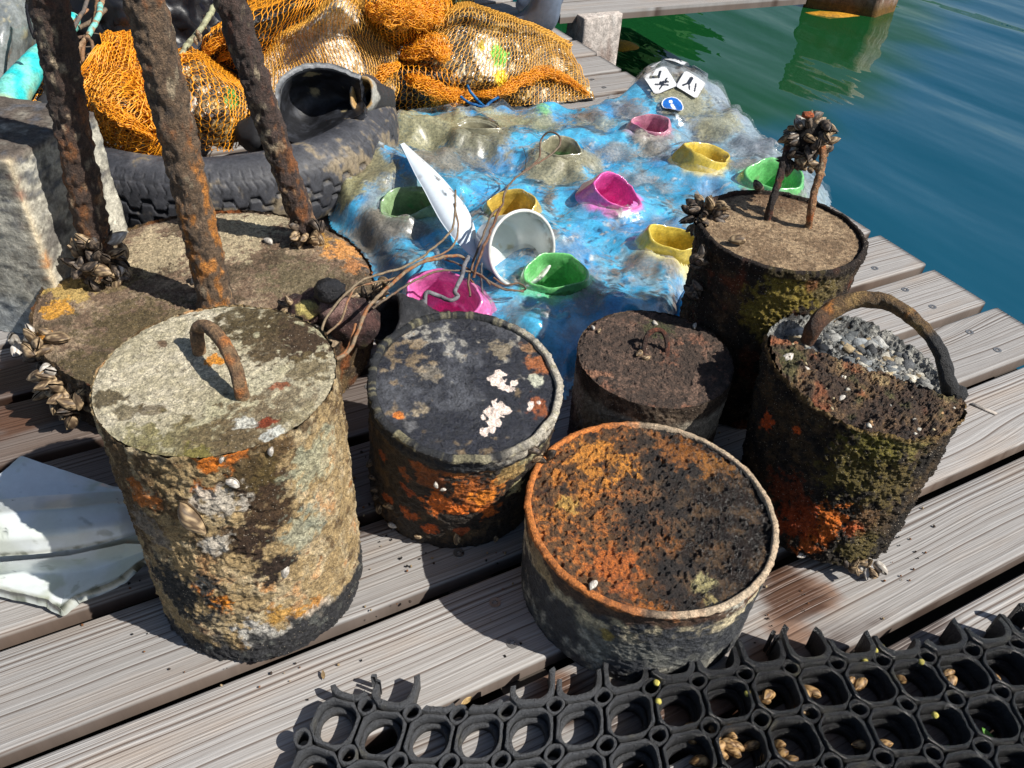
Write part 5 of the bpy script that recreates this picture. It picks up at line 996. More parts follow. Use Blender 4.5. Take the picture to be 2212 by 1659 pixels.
MUD = ((900, 270, .10, (142, 138, 106), 1), (800, 360, .08, (134, 128, 98), 1), (960, 262, .10, (146, 142, 110), 1), (1080, 250, .09, (144, 142, 112), 1), (1180, 260, .07, (140, 140, 110), .9), (740, 410, .05, (140, 136, 100), 1), (1040, 300, .09, (120, 118, 98), 1), (1210, 350, .10, (146, 142, 116), 1), (1280, 340, .06, (140, 136, 110), .9), (950, 330, .08, (124, 120, 108), .95), (1030, 350, .06, (110, 108, 100), .8),
                      (830, 480, .07, (112, 106, 96), .95), (780, 500, .06, (120, 112, 100), .9), (900, 490, .035, (110, 106, 98), .9), (830, 540, .05, (100, 98, 92), .7), (1290, 260, .06, (140, 140, 116), .7), (1420, 300, .06, (148, 142, 130), .9), (1480, 215, .09, (150, 148, 120), .9), (1560, 260, .08, (150, 148, 118), .8), (1500, 300, .09, (120, 122, 124), .9), (1620, 300, .08, (110, 118, 128), .8), (1620, 350, .05, (120, 116, 110), .8), (1360, 235, .06, (120, 112, 108), .8), (1280, 235, .05, (126, 110, 98), .8), (1340, 320, .06, (132, 130, 124), .7),
                      (1380, 380, .05, (126, 120, 116), .7), (1440, 400, .04, (110, 104, 100), .7), (1270, 650, .05, (96, 96, 98), .75), (1290, 600, .03, (110, 104, 98), .7), (1400, 560, .04, (128, 116, 104), .7), (1460, 560, .04, (130, 120, 106), .7), (1120, 660, .04, (70, 84, 96), .6), (1740, 390, .05, (130, 136, 136), .9), (1700, 350, .05, (120, 124, 126), .8), (1050, 530, .03, (120, 118, 110), .6), (870, 700, .04, (100, 110, 118), .7), (1000, 620, .05, (116, 130, 140), .6), (1180, 225, .03, (120, 190, 120), .8))
for x, y, r, c_, a in MUD:
    C = mixc(C, seedcol(c_, len(Vr)), stain(Vr, x, y, r, n4*.8+n5*.6)*a*.6)
C = mixc(C, seedcol((60, 58, 54), len(Vr)), sm(n4*1.1-n3*.4, .3, .5)*.5)
for c, p in zip(PC, ports):
    d = np.hypot(Vr[:, 0]-c[0], Vr[:, 1]-c[1]); C = mixc(C, seedcol(p[6], len(Vr)), sm(1.55-d/p[2]+n4*.5, 0, .35)*(.75*(1-p[9])))
    C = mixc(C, seedcol((140, 136, 110), len(Vr)), sm(1.9-d/p[2]+n4*.6, 0, .3)*p[9])
mudm = np.clip(sm(C[:, 0]/(C[:, 2]+.01), .5, .9), 0, 1)
raft = mesh('pool_raft', Vr, Fr, VINYL, C=C, R=.13+.55*mudm); 
prop(raft, 'crumpled muddy blue vinyl pool raft with pink, green and yellow cup openings', 'pool raft')
for c, p in zip(PC, ports):
    (x, y, r, tx, ty, sq, c_, ci, hh, mud) = p; hh = hh*.55; ax = np.array([tx*1.6, ty*1.6-.08, 1.]); ax /= np.linalg.norm(ax); u = np.cross([0, 1, 0], ax); u /= np.linalg.norm(u); w_ = np.cross(ax, u)
    pr = spline([(1.42, -.030, 0), (1.28, -.006, 0), (1.19, hh*.35, 0), (1.14, hh*.75, 0), (1.09, hh*1.0+.002, 0), (1.02, hh*1.0+.004, 0), (.95, hh*.86, 0), (.90, hh*.45, 0), (.82, -.015, 0), (.66, -.060, 0), (.05, -.075, 0)], 64); na = 72; a = np.linspace(0, 2*np.pi, na, endpoint=False)
    wob = 1+.05*np.sin(2*a+x)+.055*np.sin(3*a+y)+.02*np.sin(7*a+x)+.02*np.sin(5*a+y); rx = r*wob*1.0; ang0 = .2 if sq > .6 else -.25
    du = np.cos(a)*np.sqrt(1/ sq)**.35; dv = np.sin(a)*sq
    PV = c+np.array([0, 0, -.004])+(pr[:, 0, None]*(rx*du)[None])[..., None]*u+(pr[:, 0, None]*(rx*dv)[None])[..., None]*w_+pr[:, 1, None, None]*ax+(.0035*np.sin(2*a+y)[None, :, None]*ax)*sm(pr[:, 1], .0, hh)[:, None, None]
    V = PV.reshape(-1, 3); T = np.repeat(np.arange(64)/63., na); V[:, 2] = np.maximum(V[:, 2], .003); n4 = fbm(V, 40, 4, int(x)); V = V+.0035*np.stack([n4, fbm(V, 25, 3, int(y)), n4], 1)
    C = mixc(seedcol(tuple(np.array(c_)*.9), len(V)), seedcol(ci, len(V)), sm(T+n4*.05, .63, .70)); C = mixc(C, seedcol((140, 136, 112), len(V)), np.clip(mud*1.1*sm(.6-T+n4*.3, 0, .1)+sm(n4, .3, .5)*.5, 0, 1)); C = mixc(C, seedcol(tuple(np.array(ci)*.28), len(V)), sm(T+n4*.05, .80, .88)*.95)  # cup bottoms painted darker, shade of the recess put into the colour
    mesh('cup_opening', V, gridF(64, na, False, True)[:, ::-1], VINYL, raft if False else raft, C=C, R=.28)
# fold of bright blue vinyl beside the tall tin
def lint(P, n):
    P = np.asarray(P); t = np.linspace(0, len(P)-1, n); return np.stack([np.interp(t, np.arange(len(P)), P[:, k]) for k in range(3)], 1)
def shell(rows, nu, nv, th, mat, name, parent=None, colf=None, rough=.4, jag=0., seed=0, loc=None, noise=0., hard=False):
    """sheet lofted through rows of points, given real thickness"""
    R1 = [(lint if hard else spline)(r, nv) for r in rows]; R1 = np.array(R1); S_ = np.stack([(lint if hard == 2 else spline)(R1[:, j], nu) for j in range(nv)], 1)
    V = S_.reshape(-1, 3); F = gridF(nu, nv); N = normals(V, F)
    if jag:
        e = fbm(V, 22, 4, seed)*jag+fbm(V, 80, 3, seed+1)*jag*.5; bd = np.zeros((nu, nv)); bd[0] = bd[-1] = 1; bd[:, 0] = bd[:, -1] = 1
        cen = V.mean(0); dirs = V-cen; dirs /= np.linalg.norm(dirs, axis=1)[:, None]+1e-9; V = V+dirs*(e*bd.ravel())[:, None]
    if noise: V = V+N*(fbm(V, 14, 4, seed+2)*noise)[:, None]
    A, B = V+N*th/2, V-N*th/2; n = nu*nv; idx = np.arange(n).reshape(nu, nv); ring = np.concatenate([idx[0, :], idx[1:, -1], idx[-1, -2::-1], idx[-2:0:-1, 0]])
    r2 = np.roll(ring, -1); Fs = np.vstack([F, F[:, ::-1]+n, np.stack([ring, ring+n, r2+n, r2], 1)]); VV = np.vstack([A, B]); VV[:, 2] = np.maximum(VV[:, 2], .0015)
    u = np.repeat(np.linspace(0, 1, nu), nv); v = np.tile(np.linspace(0, 1, nv), nu); C = colf(VV, np.tile(u, 2), np.tile(v, 2)) if colf is not None else None
    return mesh(name, VV, Fs, mat, parent, C=C, R=rough, loc=loc)
g3 = lambda L: [G(*q) for q in L]
shell([g3([(1448, 690, .02), (1470, 640, .05), (1492, 612, .08)]), g3([(1462, 700, .03), (1485, 650, .07), (1494, 622, .09)]), g3([(1472, 700, .008), (1490, 655, .03), (1497, 632, .05)])], 14, 20, .002, VINYL, 'blue_fold', raft, lambda V, u, v: seedcol((30, 160, 226), len(V)), .25)
# picture tiles printed on the raft
def mat_film():
    m, n, b = newmat('clear_muddy_film'); L = n.links.new; at = node(n, 'ShaderNodeAttribute', attribute_name='Col'); al = node(n, 'ShaderNodeAttribute', attribute_name='alp'); tc = n.nodes.new('ShaderNodeTexCoord')
    nz = node(n, 'ShaderNodeTexNoise', Scale=150., Detail=5., Roughness=.7); L(tc.outputs['Object'], nz.inputs['Vector']); mr = n.nodes.new('ShaderNodeMapRange'); mr.inputs[1].default_value = .35; mr.inputs[2].default_value = .65; mr.inputs[3].default_value = .7; mr.inputs[4].default_value = 1.25; L(nz.outputs[0], mr.inputs[0])
    vm = node(n, 'ShaderNodeVectorMath', operation='SCALE'); L(at.outputs['Color'], vm.inputs[0]); L(mr.outputs[0], vm.inputs['Scale']); L(vm.outputs[0], b.inputs['Base Color']); mu = node(n, 'ShaderNodeMath', operation='MULTIPLY'); mu.use_clamp = True; L(al.outputs['Fac'], mu.inputs[0]); L(mr.outputs[0], mu.inputs[1]); L(mu.outputs[0], b.inputs['Alpha'])
    r = node(n, 'ShaderNodeAttribute', attribute_name='Rgh'); L(r.outputs['Fac'], b.inputs['Roughness']); b.inputs['Specular IOR Level'].default_value = .9; bp = node(n, 'ShaderNodeBump', Strength=.3, Distance=.002); L(nz.outputs[0], bp.inputs['Height']); L(bp.outputs[0], b.inputs['Normal']); return m
FILMC = []
hf = np.maximum(h+.006+np.abs(folds(P3, .16, 7, 410))*.10+folds(P3, .07, 8, 430)*.085*(1-flat*.9), h+.002)
hole2 = np.zeros(len(P2), bool)
for c, p in zip(PC, ports): hole2 |= np.hypot(P2[:, 0]-c[0], P2[:, 1]-c[1]) < p[2]*1.12
Vf = np.column_stack([P2, hf]); keep2 = ins & ~hole2; Ff = gridF(len(xs), len(ys)); Ff = Ff[keep2[Ff].all(1)]; uf = np.unique(Ff); mp = -np.ones(len(Vf), int); mp[uf] = np.arange(len(uf)); Vf = Vf[uf]; Ff = mp[Ff]
n3 = fbm(Vf, 6, 5, 311); n4 = fbm(Vf, 26, 5, 312); n5 = fbm(Vf, 11, 4, 313); Cf = mixc(seedcol((170, 180, 184), len(Vf)), seedcol((112, 104, 96), len(Vf)), sm(n5+n4*.5, -.1, .3)); al = .07+.26*sm(n3+n4*.5, .0, .4)
FM = MUD
for x, y, r, c_, a in FM:
    q = stain(Vf, x, y, r*1.1, n4*.9+n5*.7)*a; Cf = mixc(Cf, seedcol(c_, len(Vf)), q); al = np.maximum(al, q*.80)
al = np.maximum(al, .85*sm(fbm(Vf, 60, 3, 440)+n5*.8-.2, 0, .2))
film = mesh('clear_film', Vf, Ff, mat_film(), raft, C=Cf, R=np.clip(.07+.55*(al-.3), .07, .6), extra={'alp': np.clip(al, 0, .97)})
def sticker(x, y, s_, rot, kind):
    n = 40; a = np.linspace(-1, 1, n); A, B = np.meshgrid(a, a, indexing='ij'); A = A.ravel(); B = B.ravel(); c = G(x, y, .06); cr_, sr_ = math.cos(rot), math.sin(rot)
    X_ = c[0]+s_*(A*cr_-B*sr_); Y_ = c[1]+s_*(A*sr_+B*cr_)*1.15; Z_ = rh(X_, Y_); Z_ = (Z_.reshape(n, n)); 
    for _ in range(40): Z_ = np.pad(Z_, 1, 'edge'); Z_ = (Z_[1:-1, 1:-1]*2+Z_[2:, 1:-1]+Z_[:-2, 1:-1]+Z_[1:-1, 2:]+Z_[1:-1, :-2])/6
    V = np.stack([X_, Y_, Z_.ravel()+.018], 1); F = gridF(n, n); C = seedcol((222, 222, 222), len(V)); dk = lin((34, 38, 46))
    def seg(p, q, w_): p = np.array(p); q = np.array(q); d = q-p; t = np.clip(((A-p[0])*d[0]+(B-p[1])*d[1])/(d@d+1e-9), 0, 1); return np.hypot(A-p[0]-t*d[0], B-p[1]-t*d[1]) < w_
    if kind == 'i':
        m = np.hypot(A, B) < 1; C[:] = lin((226, 228, 232)); C[np.hypot(A, B) < .88] = lin((20, 96, 180)); C[seg((0, -.45), (0, .1), .14)] = lin((236, 238, 240)); C[np.hypot(A, B-.45) < .16] = lin((236, 238, 240))
    else:
        m = (np.abs(A)**6+np.abs(B)**6) < 1; e = (np.abs(A)**6+np.abs(B)**6) > .62; C[e] = lin((120, 124, 130)); C[(np.abs(A)**6+np.abs(B)**6) > .80] = lin((222, 222, 222))
        S1 = {'dive': [((-.5, .5), (.0, .25), .12), ((.0, .25), (.35, .6), .09), ((-.1, -.2), (.4, -.35), .10), ((-.4, -.6), (.5, -.1), .06), ((-.5, -.15), (.3, -.6), .07)], 'child': [((-.2, .5), (-.2, .0), .16), ((-.2, .0), (-.5, -.5), .08), ((-.2, .0), (.1, -.5), .08), ((.3, .3), (.5, -.4), .07)], 'read': [((-.5, .3), (.5, .3), .07), ((-.3, .3), (-.3, -.5), .07), ((.1, -.1), (.5, -.5), .09), ((.1, .1), (.1, -.5), .07)], 'wave': [((-.6, -.3), (.6, -.3), .07), ((-.4, .1), (.3, .4), .11)]}[kind]
        for p, q, w_ in S1: C[seg(p, q, w_)] = dk
    F = F[m[F].all(1)]; n4 = fbm(V, 60, 3, int(x)); C = mixc(C, seedcol((150, 146, 120), len(V)), sm(n4, .25, .45)*.6)
    u_ = np.unique(F); mp = -np.ones(len(V), int); mp[u_] = np.arange(len(u_)); o = mesh('picture_tile', V[u_], mp[F], VINYL, raft, C=C[u_], R=.35); return o
for a_ in ((1418, 220, .042, .5, 'dive'), (1452, 192, .036, -.5, 'read'), (1484, 226, .038, -.5, 'child'), (1449, 249, .034, .3, 'i'), (1396, 196, .026, .9, 'wave'), (1504, 196, .028, -.3, 'wave')): sticker(*a_)

# ------------------------------------------------------------------ white cup and spoon shaped shard
def mug():
    c = G(1128, 538, .135); ax = np.array([.50, -.72, .36]); ax /= np.linalg.norm(ax); u = np.cross(ax, [0, 0, 1.]); u /= np.linalg.norm(u); w_ = np.cross(u, ax)
    pr = spline([(.010, -.115, 0), (.044, -.112, 0), (.058, -.100, 0), (.066, -.06, 0), (.072, -.02, 0), (.0795, -.002, 0), (.0805, .002, 0), (.0775, .004, 0), (.0735, .001, 0), (.067, -.03, 0), (.060, -.075, 0), (.050, -.096, 0), (.03, -.102, 0), (.001, -.103, 0)], 110); na = 110; a = np.linspace(0, 2*np.pi, na, endpoint=False)
    V = (c+pr[:, 1, None, None]*ax+(pr[:, 0, None]*np.cos(a)[None])[..., None]*u+(pr[:, 0, None]*np.sin(a)[None])[..., None]*w_).reshape(-1, 3); T = np.repeat(np.linspace(0, 1, 110), na); A = np.tile(a, 110)
    n4 = fbm(V, 30, 5, 401); n5 = fbm(V, 90, 3, 402); C = seedcol((214, 216, 212), len(V))
    rim = np.exp(-((T-.55)/.035)**2); C = mixc(C, seedcol((110, 104, 84), len(V)), rim*sm(n4+n5*.6, -.15, .2)*.8); low = sm(-np.sin(A+.35)+n4*.8, .15, .5)
    C = mixc(C, seedcol((24, 24, 24), len(V)), sm(.52-T, 0, .05)*sm(T-.2, 0, .1)*sm(-np.cos(A-.5)+n4*1.2, .45, .8)); C = mixc(C, seedcol((170, 150, 90), len(V)), sm(T-.6, 0, .05)*sm(-np.sin(A+.9)+n4*1.4, .9, 1.3)*.6)
    o = mesh('enamel_cup', V, gridF(110, na, False, True), PORC, C=C, R=.22); prop(o, 'white cup with a dirty rim lying on its side on the raft', 'cup')
mug()
sp = [(868, 312, 4), (890, 340, 10), (915, 372, 18), (938, 402, 23), (958, 432, 27), (980, 465, 30), (1000, 500, 25), (1016, 532, 15), (1024, 556, 3)]
rows = []
for s_ in np.linspace(-1, 1, 7): rows.append([G(x+s_*w_*.87, y-s_*w_*.5, .150-.045*i/8+.014*(1-s_*s_)*(w_/30)-.004*s_) for i, (x, y, w_) in enumerate(sp)])
def csp(V, u, v): n = fbm(V, 50, 4, 411); C = seedcol((208, 218, 226), len(V)); C = mixc(C, seedcol((60, 64, 72), len(V)), sm(n-.3*np.abs(v-.45)*2, .14, .3)*sm(u-.4, 0, .1)*.85); return mixc(C, seedcol((120, 120, 120), len(V)), sm(fbm(V, 20, 3, 412), .25, .45)*.5)
o = shell(rows, 26, 70, .006, PORC, 'spoon_fragment', None, csp, .3); prop(o, 'pale spoon shaped plastic fragment lying across the raft', 'plastic fragment')

# ------------------------------------------------------------------ white porcelain shards on the left
def cpo(seed, green=0.):
    def f(V, u, v):
        n = fbm(V, 60, 4, seed); n2 = fbm(V, 9, 3, seed+1); C = mixc(seedcol((206, 212, 214), len(V)), seedcol((190, 196, 186), len(V)), sm(n2, -.1, .3)); C = mixc(C, seedcol((120, 124, 112), len(V)), sm(fbm(V, 34, 4, seed+7)+n*.4, .3, .5)*.5); C = mixc(C, seedcol((70, 76, 76), len(V)), sm(n, .42, .5)*.8)
        ed = np.maximum(sm(u, .93, .985), np.maximum(sm(v, .965, .99), 0)); C = mixc(C, seedcol((150, 152, 140), len(V)), ed*(.6+.4*sm(n, -.2, .2))); C = mixc(C, seedcol((84, 90, 78), len(V)), ed*sm(n, .05, .25)*.8)
        return mixc(C, seedcol((150, 160, 120), len(V)), sm(fbm(V, 26, 4, seed+3)-.3+green, .0, .25)*.35)
    return f
o = shell([g3([(-90, 1062, .12), (0, 1035, .12), (48, 992, .12), (140, 1024, .115), (243, 1060, .105), (290, 1066, .10)]), g3([(-90, 1092, .122), (0, 1066, .124), (55, 1040, .124), (145, 1050, .118), (244, 1064, .108), (292, 1067, .10)]), g3([(-90, 1112, .120), (0, 1088, .124), (60, 1082, .124), (150, 1076, .118), (246, 1070, .108), (296, 1070, .098)]),
    g3([(-90, 1140, .146), (0, 1118, .148), (70, 1112, .148), (160, 1106, .14), (252, 1096, .126), (303, 1090, .104)]), g3([(-90, 1175, .140), (0, 1160, .140), (74, 1155, .14), (168, 1145, .134), (258, 1130, .118), (312, 1122, .096)]), g3([(-90, 1206, .112), (0, 1194, .112), (76, 1190, .112), (172, 1178, .106), (262, 1160, .10), (320, 1152, .088)])], 70, 110, .013, PORC, 'porcelain_shard', None, cpo(421), .25, hard=2, jag=.0015, seed=421)
prop(o, 'glossy white porcelain shard with a ridge, on top of the bowl shaped shard', 'porcelain shard')
o = shell([g3([(-90, 1215, .092), (0, 1202, .090), (100, 1194, .088), (150, 1188, .086), (200, 1178, .086), (270, 1164, .080), (328, 1168, .072)]), g3([(-90, 1232, .040), (0, 1222, .036), (100, 1222, .030), (150, 1220, .030), (200, 1214, .034), (270, 1196, .046), (333, 1176, .066)]), g3([(-90, 1252, .016), (0, 1250, .014), (100, 1262, .012), (150, 1258, .012), (205, 1246, .018), (272, 1218, .036), (336, 1180, .062)]),
    g3([(-90, 1268, .018), (0, 1280, .018), (100, 1304, .018), (134, 1322, .014), (165, 1298, .020), (262, 1256, .032), (338, 1190, .056)])], 60, 120, .015, PORC, 'porcelain_shard', None, cpo(431, .1), .2, hard=True, jag=.003, seed=431)
prop(o, 'bowl shaped white porcelain shard with a rough grey broken edge, lowest at the left', 'porcelain shard')

# ------------------------------------------------------------------ rubber ring mat
rowp = np.array([G(*q, .02)[:2] for q in ((723, 1570), (826, 1582), (924, 1600), (1040, 1598), (1147, 1582), (1249, 1578), (1351, 1562), (1457, 1537), (1573, 1520), (1669, 1514), (1770, 1503), (1872, 1495), (1972, 1483), (2067, 1472))])
px_ = np.polyfit(np.arange(14), rowp[:, 0], 3); py_ = np.polyfit(np.arange(14), rowp[:, 1], 4)
def lat(s, t):
    sc = np.clip(s, -1, 14.); ex = s-sc; x = np.polyval(px_, sc)+ex*.066; y = np.polyval(py_, sc)+ex*.013
    k = np.clip((s-0)/10, 0, 1); return x+t*(-.012+.024*k), y-t*.0625
def mat_part(cs, ct, nseg, outer, inner, z0, z1, drop=None, zw=None):
    a = np.linspace(0, 2*np.pi, nseg, endpoint=False)+np.pi/nseg
    def P(r, z): s = cs+r*np.cos(a); t = ct-r*np.sin(a); x, y = lat(s, t); return np.stack([x, y, np.full(nseg, z)], 1)
    ro, ri = outer(a), inner(a); V = np.vstack([P(ro, z0), P(ro, z1-.0012), P(ro-.012, z1), P(ri+.012, z1), P(ri, z1-.0012), P(ri, z0)]); F = []
    for k in range(6):
        for i in range(nseg):
            j = (i+1) % nseg
            if drop is not None and drop[i]: continue
            F.append((k*nseg+i, k*nseg+j, ((k+1) % 6)*nseg+j, ((k+1) % 6)*nseg+i))
    if drop is not None:
        for i in range(nseg):
            if not drop[i] and drop[(i+1) % nseg]: F.append((0*nseg+(i+1) % nseg, 1*nseg+(i+1) % nseg, 4*nseg+(i+1) % nseg, 5*nseg+(i+1) % nseg))
            if not drop[i] and drop[i-1]: F.append((i, 5*nseg+i, 4*nseg+i, nseg+i))
    return V, np.array(F)
def octa(h_, cut):
    def f(a):
        c, s = np.abs(np.cos(a)), np.abs(np.sin(a)); r = np.minimum(h_/np.maximum(c, 1e-6), h_/np.maximum(s, 1e-6)); return np.minimum(r, (2*h_-cut)/(c+s))
    return f
def sup(h_, p): return lambda a: h_/((np.abs(np.cos(a))**p+np.abs(np.sin(a))**p)**(1/p))
cst = lambda v: (lambda a: np.full_like(a, v))
parts = []; ZT = .024
for i in range(0, 18):
    for t in range(-1, 4):
        if t == -1:
            a = np.linspace(0, 2*np.pi, 48, endpoint=False); lim = -.12+.40*rng.random(); drop = (np.sin(a)*.47 > (lim+.16*np.sin(a*3+i*2)+.05*rng.normal(size=48)))
            if i in (2, 3): drop = np.sin(a)*.47 > -.34
            parts.append(mat_part(i, t, 48, octa(.475, .20), sup(.365, 3.2), .001, ZT+.004*rng.random(), drop))
            continue
        sq_ = 1.; dr = None
        parts.append(mat_part(i, t, 48, octa(.468, .23), sup(.405, 3.0), .001, ZT, dr))
        parts.append(mat_part(i, t, 40, sup(.41, 2.6), cst(.335), .001, .011, dr))
for i in range(-1, 18):
    for t in range(-1, 4):
        if i == -1 and t == -1: continue
        parts.append(mat_part(i+.5, t+.5, 28, cst(.200), cst(.135), .001, ZT-.001))
        # bridging webs over the slit between neighbouring rings
        for (a1, b1) in ((.0, .5), (.5, .0)):
            ci, ct = i+.5+a1, t+.5+b1
            if (a1 and i >= 17) or ct > 3.4 or ct < -.6 or ci < -.4: continue
            s0, s1, t0, t1 = (ci-.22, ci+.22, ct-.035, ct+.035) if a1 else (ci-.035, ci+.035, ct-.22, ct+.22)
            q = np.array([lat(np.array(s), np.array(tt)) for s, tt in ((s0, t0), (s1, t0), (s1, t1), (s0, t1))]); V = np.vstack([np.column_stack([q, np.full(4, .001)]), np.column_stack([q, np.full(4, .012)])])
            parts.append((V, np.array([(0, 1, 5, 4), (1, 2, 6, 5), (2, 3, 7, 6), (3, 0, 4, 7), (4, 5, 6, 7), (3, 2, 1, 0)])))
V, F, _ = merge(parts); n3 = fbm(V, 9, 4, 501); n4 = fbm(V, 70, 4, 502); top = sm(V[:, 2], .01, .02); V = V+np.stack([0*n3, 0*n3, V[:, 2]*(.2+.55*sm(V[:, 0], .05, .35))], 1)
V = V+np.stack([n4*.0016+n3*.002, fbm(V, 60, 3, 503)*.0016+n3*.002, (n3*.006+n4*.0018)*top], 1); V[:, 2] += .004*sm(fbm(V, 4, 2, 505), 0, .4)*top; V[:, 2] = np.maximum(V[:, 2], .0008)
wetm = sm(V[:, 0]+n3*.12, .12, .30); C = mixc(seedcol((62, 64, 68), len(V)), seedcol((22, 22, 24), len(V)), np.maximum(wetm, sm(n3, .2, .4)))
C = mixc(C, seedcol((88, 84, 66), len(V)), sm(fbm(V, 30, 3, 504), .3, .5)*.5)
MATM = mat_attr('wet_black_rubber', fine=420, amt=.5, bump=1., bdist=.005, mid=200, spec=.9)
mato = mesh('rubber_ring_mat', V, F, MATM, C=C, R=.62-.34*wetm, smooth=False); prop(mato, 'black rubber ring mat with torn edge and mussels in its holes, along the bottom', 'rubber mat')
for x, y in ((1640, 1535), (1655, 1560), (1648, 1512), (1690, 1560), (1738, 1505), (1752, 1498), (1735, 1522), (1768, 1545), (1742, 1540), (1838, 1480), (1862, 1482), (1940, 1468), (2052, 1458), (2060, 1475), (2150, 1470), (2165, 1485), (1485, 1590), (1492, 1572), (1545, 1575), (1562, 1568), (1542, 1592), (1572, 1605), (1592, 1610), (1618, 1612), (1578, 1622), (1562, 1635), (1540, 1600), (1680, 1612), (1685, 1632), (1655, 1650), (1706, 1650), (1660, 1505), (1905, 1610), (1580, 1590), (1555, 1618), (1512, 1652), (1860, 1610)):
    x_, y_ = x+rng.normal()*2, y+rng.normal()*2; o = mussel(mato, G(x_, y_, .022), (rng.normal()*.5, rng.normal()*.5, 1), rng.uniform(.020, .029), 'g', ax=(rng.normal(), 1.5, .6))
for x, y in ((1418, 1475), (1422, 1515), (1890, 1405), (1905, 1398), (1868, 1428), (1990, 1430), (2020, 1545), (1615, 1498)):
    blob('barnacle_bud', G(x, y, .038), (.0045, .0045, .004), .25, 2, (170, 160, 80), STONE, mato, seed=int(x), ico_=ICO2)

# ------------------------------------------------------------------ wires, twigs, cables, tubes
def wire(name, pts, r, base, c2=None, label=None, cat=None, parent=None, group=None, n=120, ns=8, mat=None, amp=.0008, seed=0, jit=.003):
    if name == 'stem': base, c2 = tuple(.62*q+14 for q in base), tuple(.55*q+20 for q in (c2 or base))
    P = spline([G(*q) for q in pts], n); P = P+jit*np.stack([fbm(P, 30, 3, seed+1), fbm(P, 30, 3, seed+2), fbm(P, 30, 3, seed+3)], 1); rr = r*(.58 if parent is not None and name == 'stem' else 1)*(1+.15*fbm(P, 60, 2, seed+4)); V, F = tube(P, rr, ns, amp=amp, ns_scale=150, seed=seed); F = tri(F)
    n4 = fbm(V, 60, 3, seed+5); C = mixc(seedcol(base, len(V)), seedcol(c2 or base, len(V)), sm(n4, .0, .25)); o = mesh(name, V, F, mat or TWIG, parent, C=C, R=.65)
    if label: prop(o, label, cat, group)
    return o
tg = empty('twig_tangle', G(1000, 600, .1), 'tangle of pale and rusty stems sprawling over raft and round base', 'stems')
RB = ((140, 118, 96), (158, 106, 74))
for k, (pts, r, cc) in enumerate((
    ([(694, 722, .20), (706, 683, .22), (754, 628, .24), (799, 598, .24), (886, 571, .22), (962, 512, .19), (982, 476, .19), (984, 411, .23)], .0038, ((176, 152, 118), (150, 120, 88))),
    ([(700, 728, .20), (736, 691, .21), (766, 625, .22), (810, 610, .21), (855, 600, .19), (920, 562, .16), (975, 535, .16), (990, 490, .17), (980, 440, .2)], .0034, ((170, 140, 104), (196, 130, 84))),
    ([(721, 779, .20), (754, 757, .20), (772, 715, .21), (793, 670, .22), (814, 643, .22), (844, 616, .21), (901, 571, .2), (985, 553, .16), (1010, 566, .15)], .0055, ((178, 150, 116), (206, 120, 60))),
    ([(805, 665, .18), (844, 638, .19), (925, 592, .18), (980, 585, .16), (1035, 592, .14), (1060, 615, .13)], .0036, RB),
    ([(724, 776, .2), (745, 762, .2), (760, 735, .2), (768, 700, .21)], .0048, ((214, 140, 84), (196, 110, 56))),
    ([(1015, 640, .12), (1012, 600, .14), (1020, 574, .15), (1041, 518, .18), (1062, 464, .19), (1085, 444, .19), (1088, 423, .19), (1109, 388, .19), (1145, 364, .18), (1180, 340, .18), (1209, 314, .19), (1207, 293, .2), (1186, 286, .2), (1168, 305, .18), (1165, 340, .16), (1148, 358, .15), (1128, 372, .15)], .0040, RB),
    ([(1022, 600, .14), (1034, 560, .17), (1060, 500, .19), (1080, 448, .19)], .0048, ((150, 100, 70), (120, 70, 44))), ([(1030, 590, .13), (1070, 615, .11), (1110, 628, .1), (1136, 624, .1), (1120, 612, .12), (1090, 616, .12), (1066, 600, .13)], .0032, RB),
    ([(960, 560, .15), (1000, 575, .15), (1045, 600, .13), (1080, 622, .12), (1130, 630, .10)], .0034, RB), ([(1041, 568, .15), (1040, 600, .13), (1045, 640, .10), (1060, 668, .08)], .0034, ((120, 118, 118), (96, 92, 90))), ([(1016, 600, .14), (1028, 620, .12), (1036, 640, .11), (1030, 665, .09)], .003, ((130, 124, 120), (190, 110, 60))),
    ([(1132, 372, .15), (1136, 340, .16), (1130, 320, .16)], .0016, ((40, 60, 60), (50, 60, 60))))):
    wire('stem', pts, r, *cc, parent=tg, seed=600+k*9)
wire('bent_wire', [(885, 700, .08), (890, 670, .12), (915, 652, .15), (919, 690, .12), (920, 634, .16), (945, 638, .15), (973, 649, .15), (990, 640, .15), (984, 628, .16), (997, 600, .16), (1003, 575, .16), (1012, 556, .16)], .0042, (112, 112, 116), (84, 84, 88), 'grey bent wire hooked over the pink cup opening nearest the tins', 'wire', seed=720, n=160)
wire('blue_twine', [(1008, 180, .09), (1014, 195, .10), (1030, 215, .08), (1046, 230, .07), (1060, 220, .08), (1078, 210, .09)], .004, (20, 96, 150), (14, 60, 110), 'short piece of frayed blue twine between the sacks and the raft', 'twine', seed=731)
wire('blue_twine', [(995, 208, .09), (1015, 222, .08), (1045, 231, .07)], .0035, (20, 96, 150), (14, 60, 110), 'straight strand of blue twine touching the back edge of the raft', 'twine', seed=733)
cg = empty('cable_tangle', G(190, 120, .25), 'tangle of brown and turquoise smeared cables behind the leftmost iron post', 'cables')
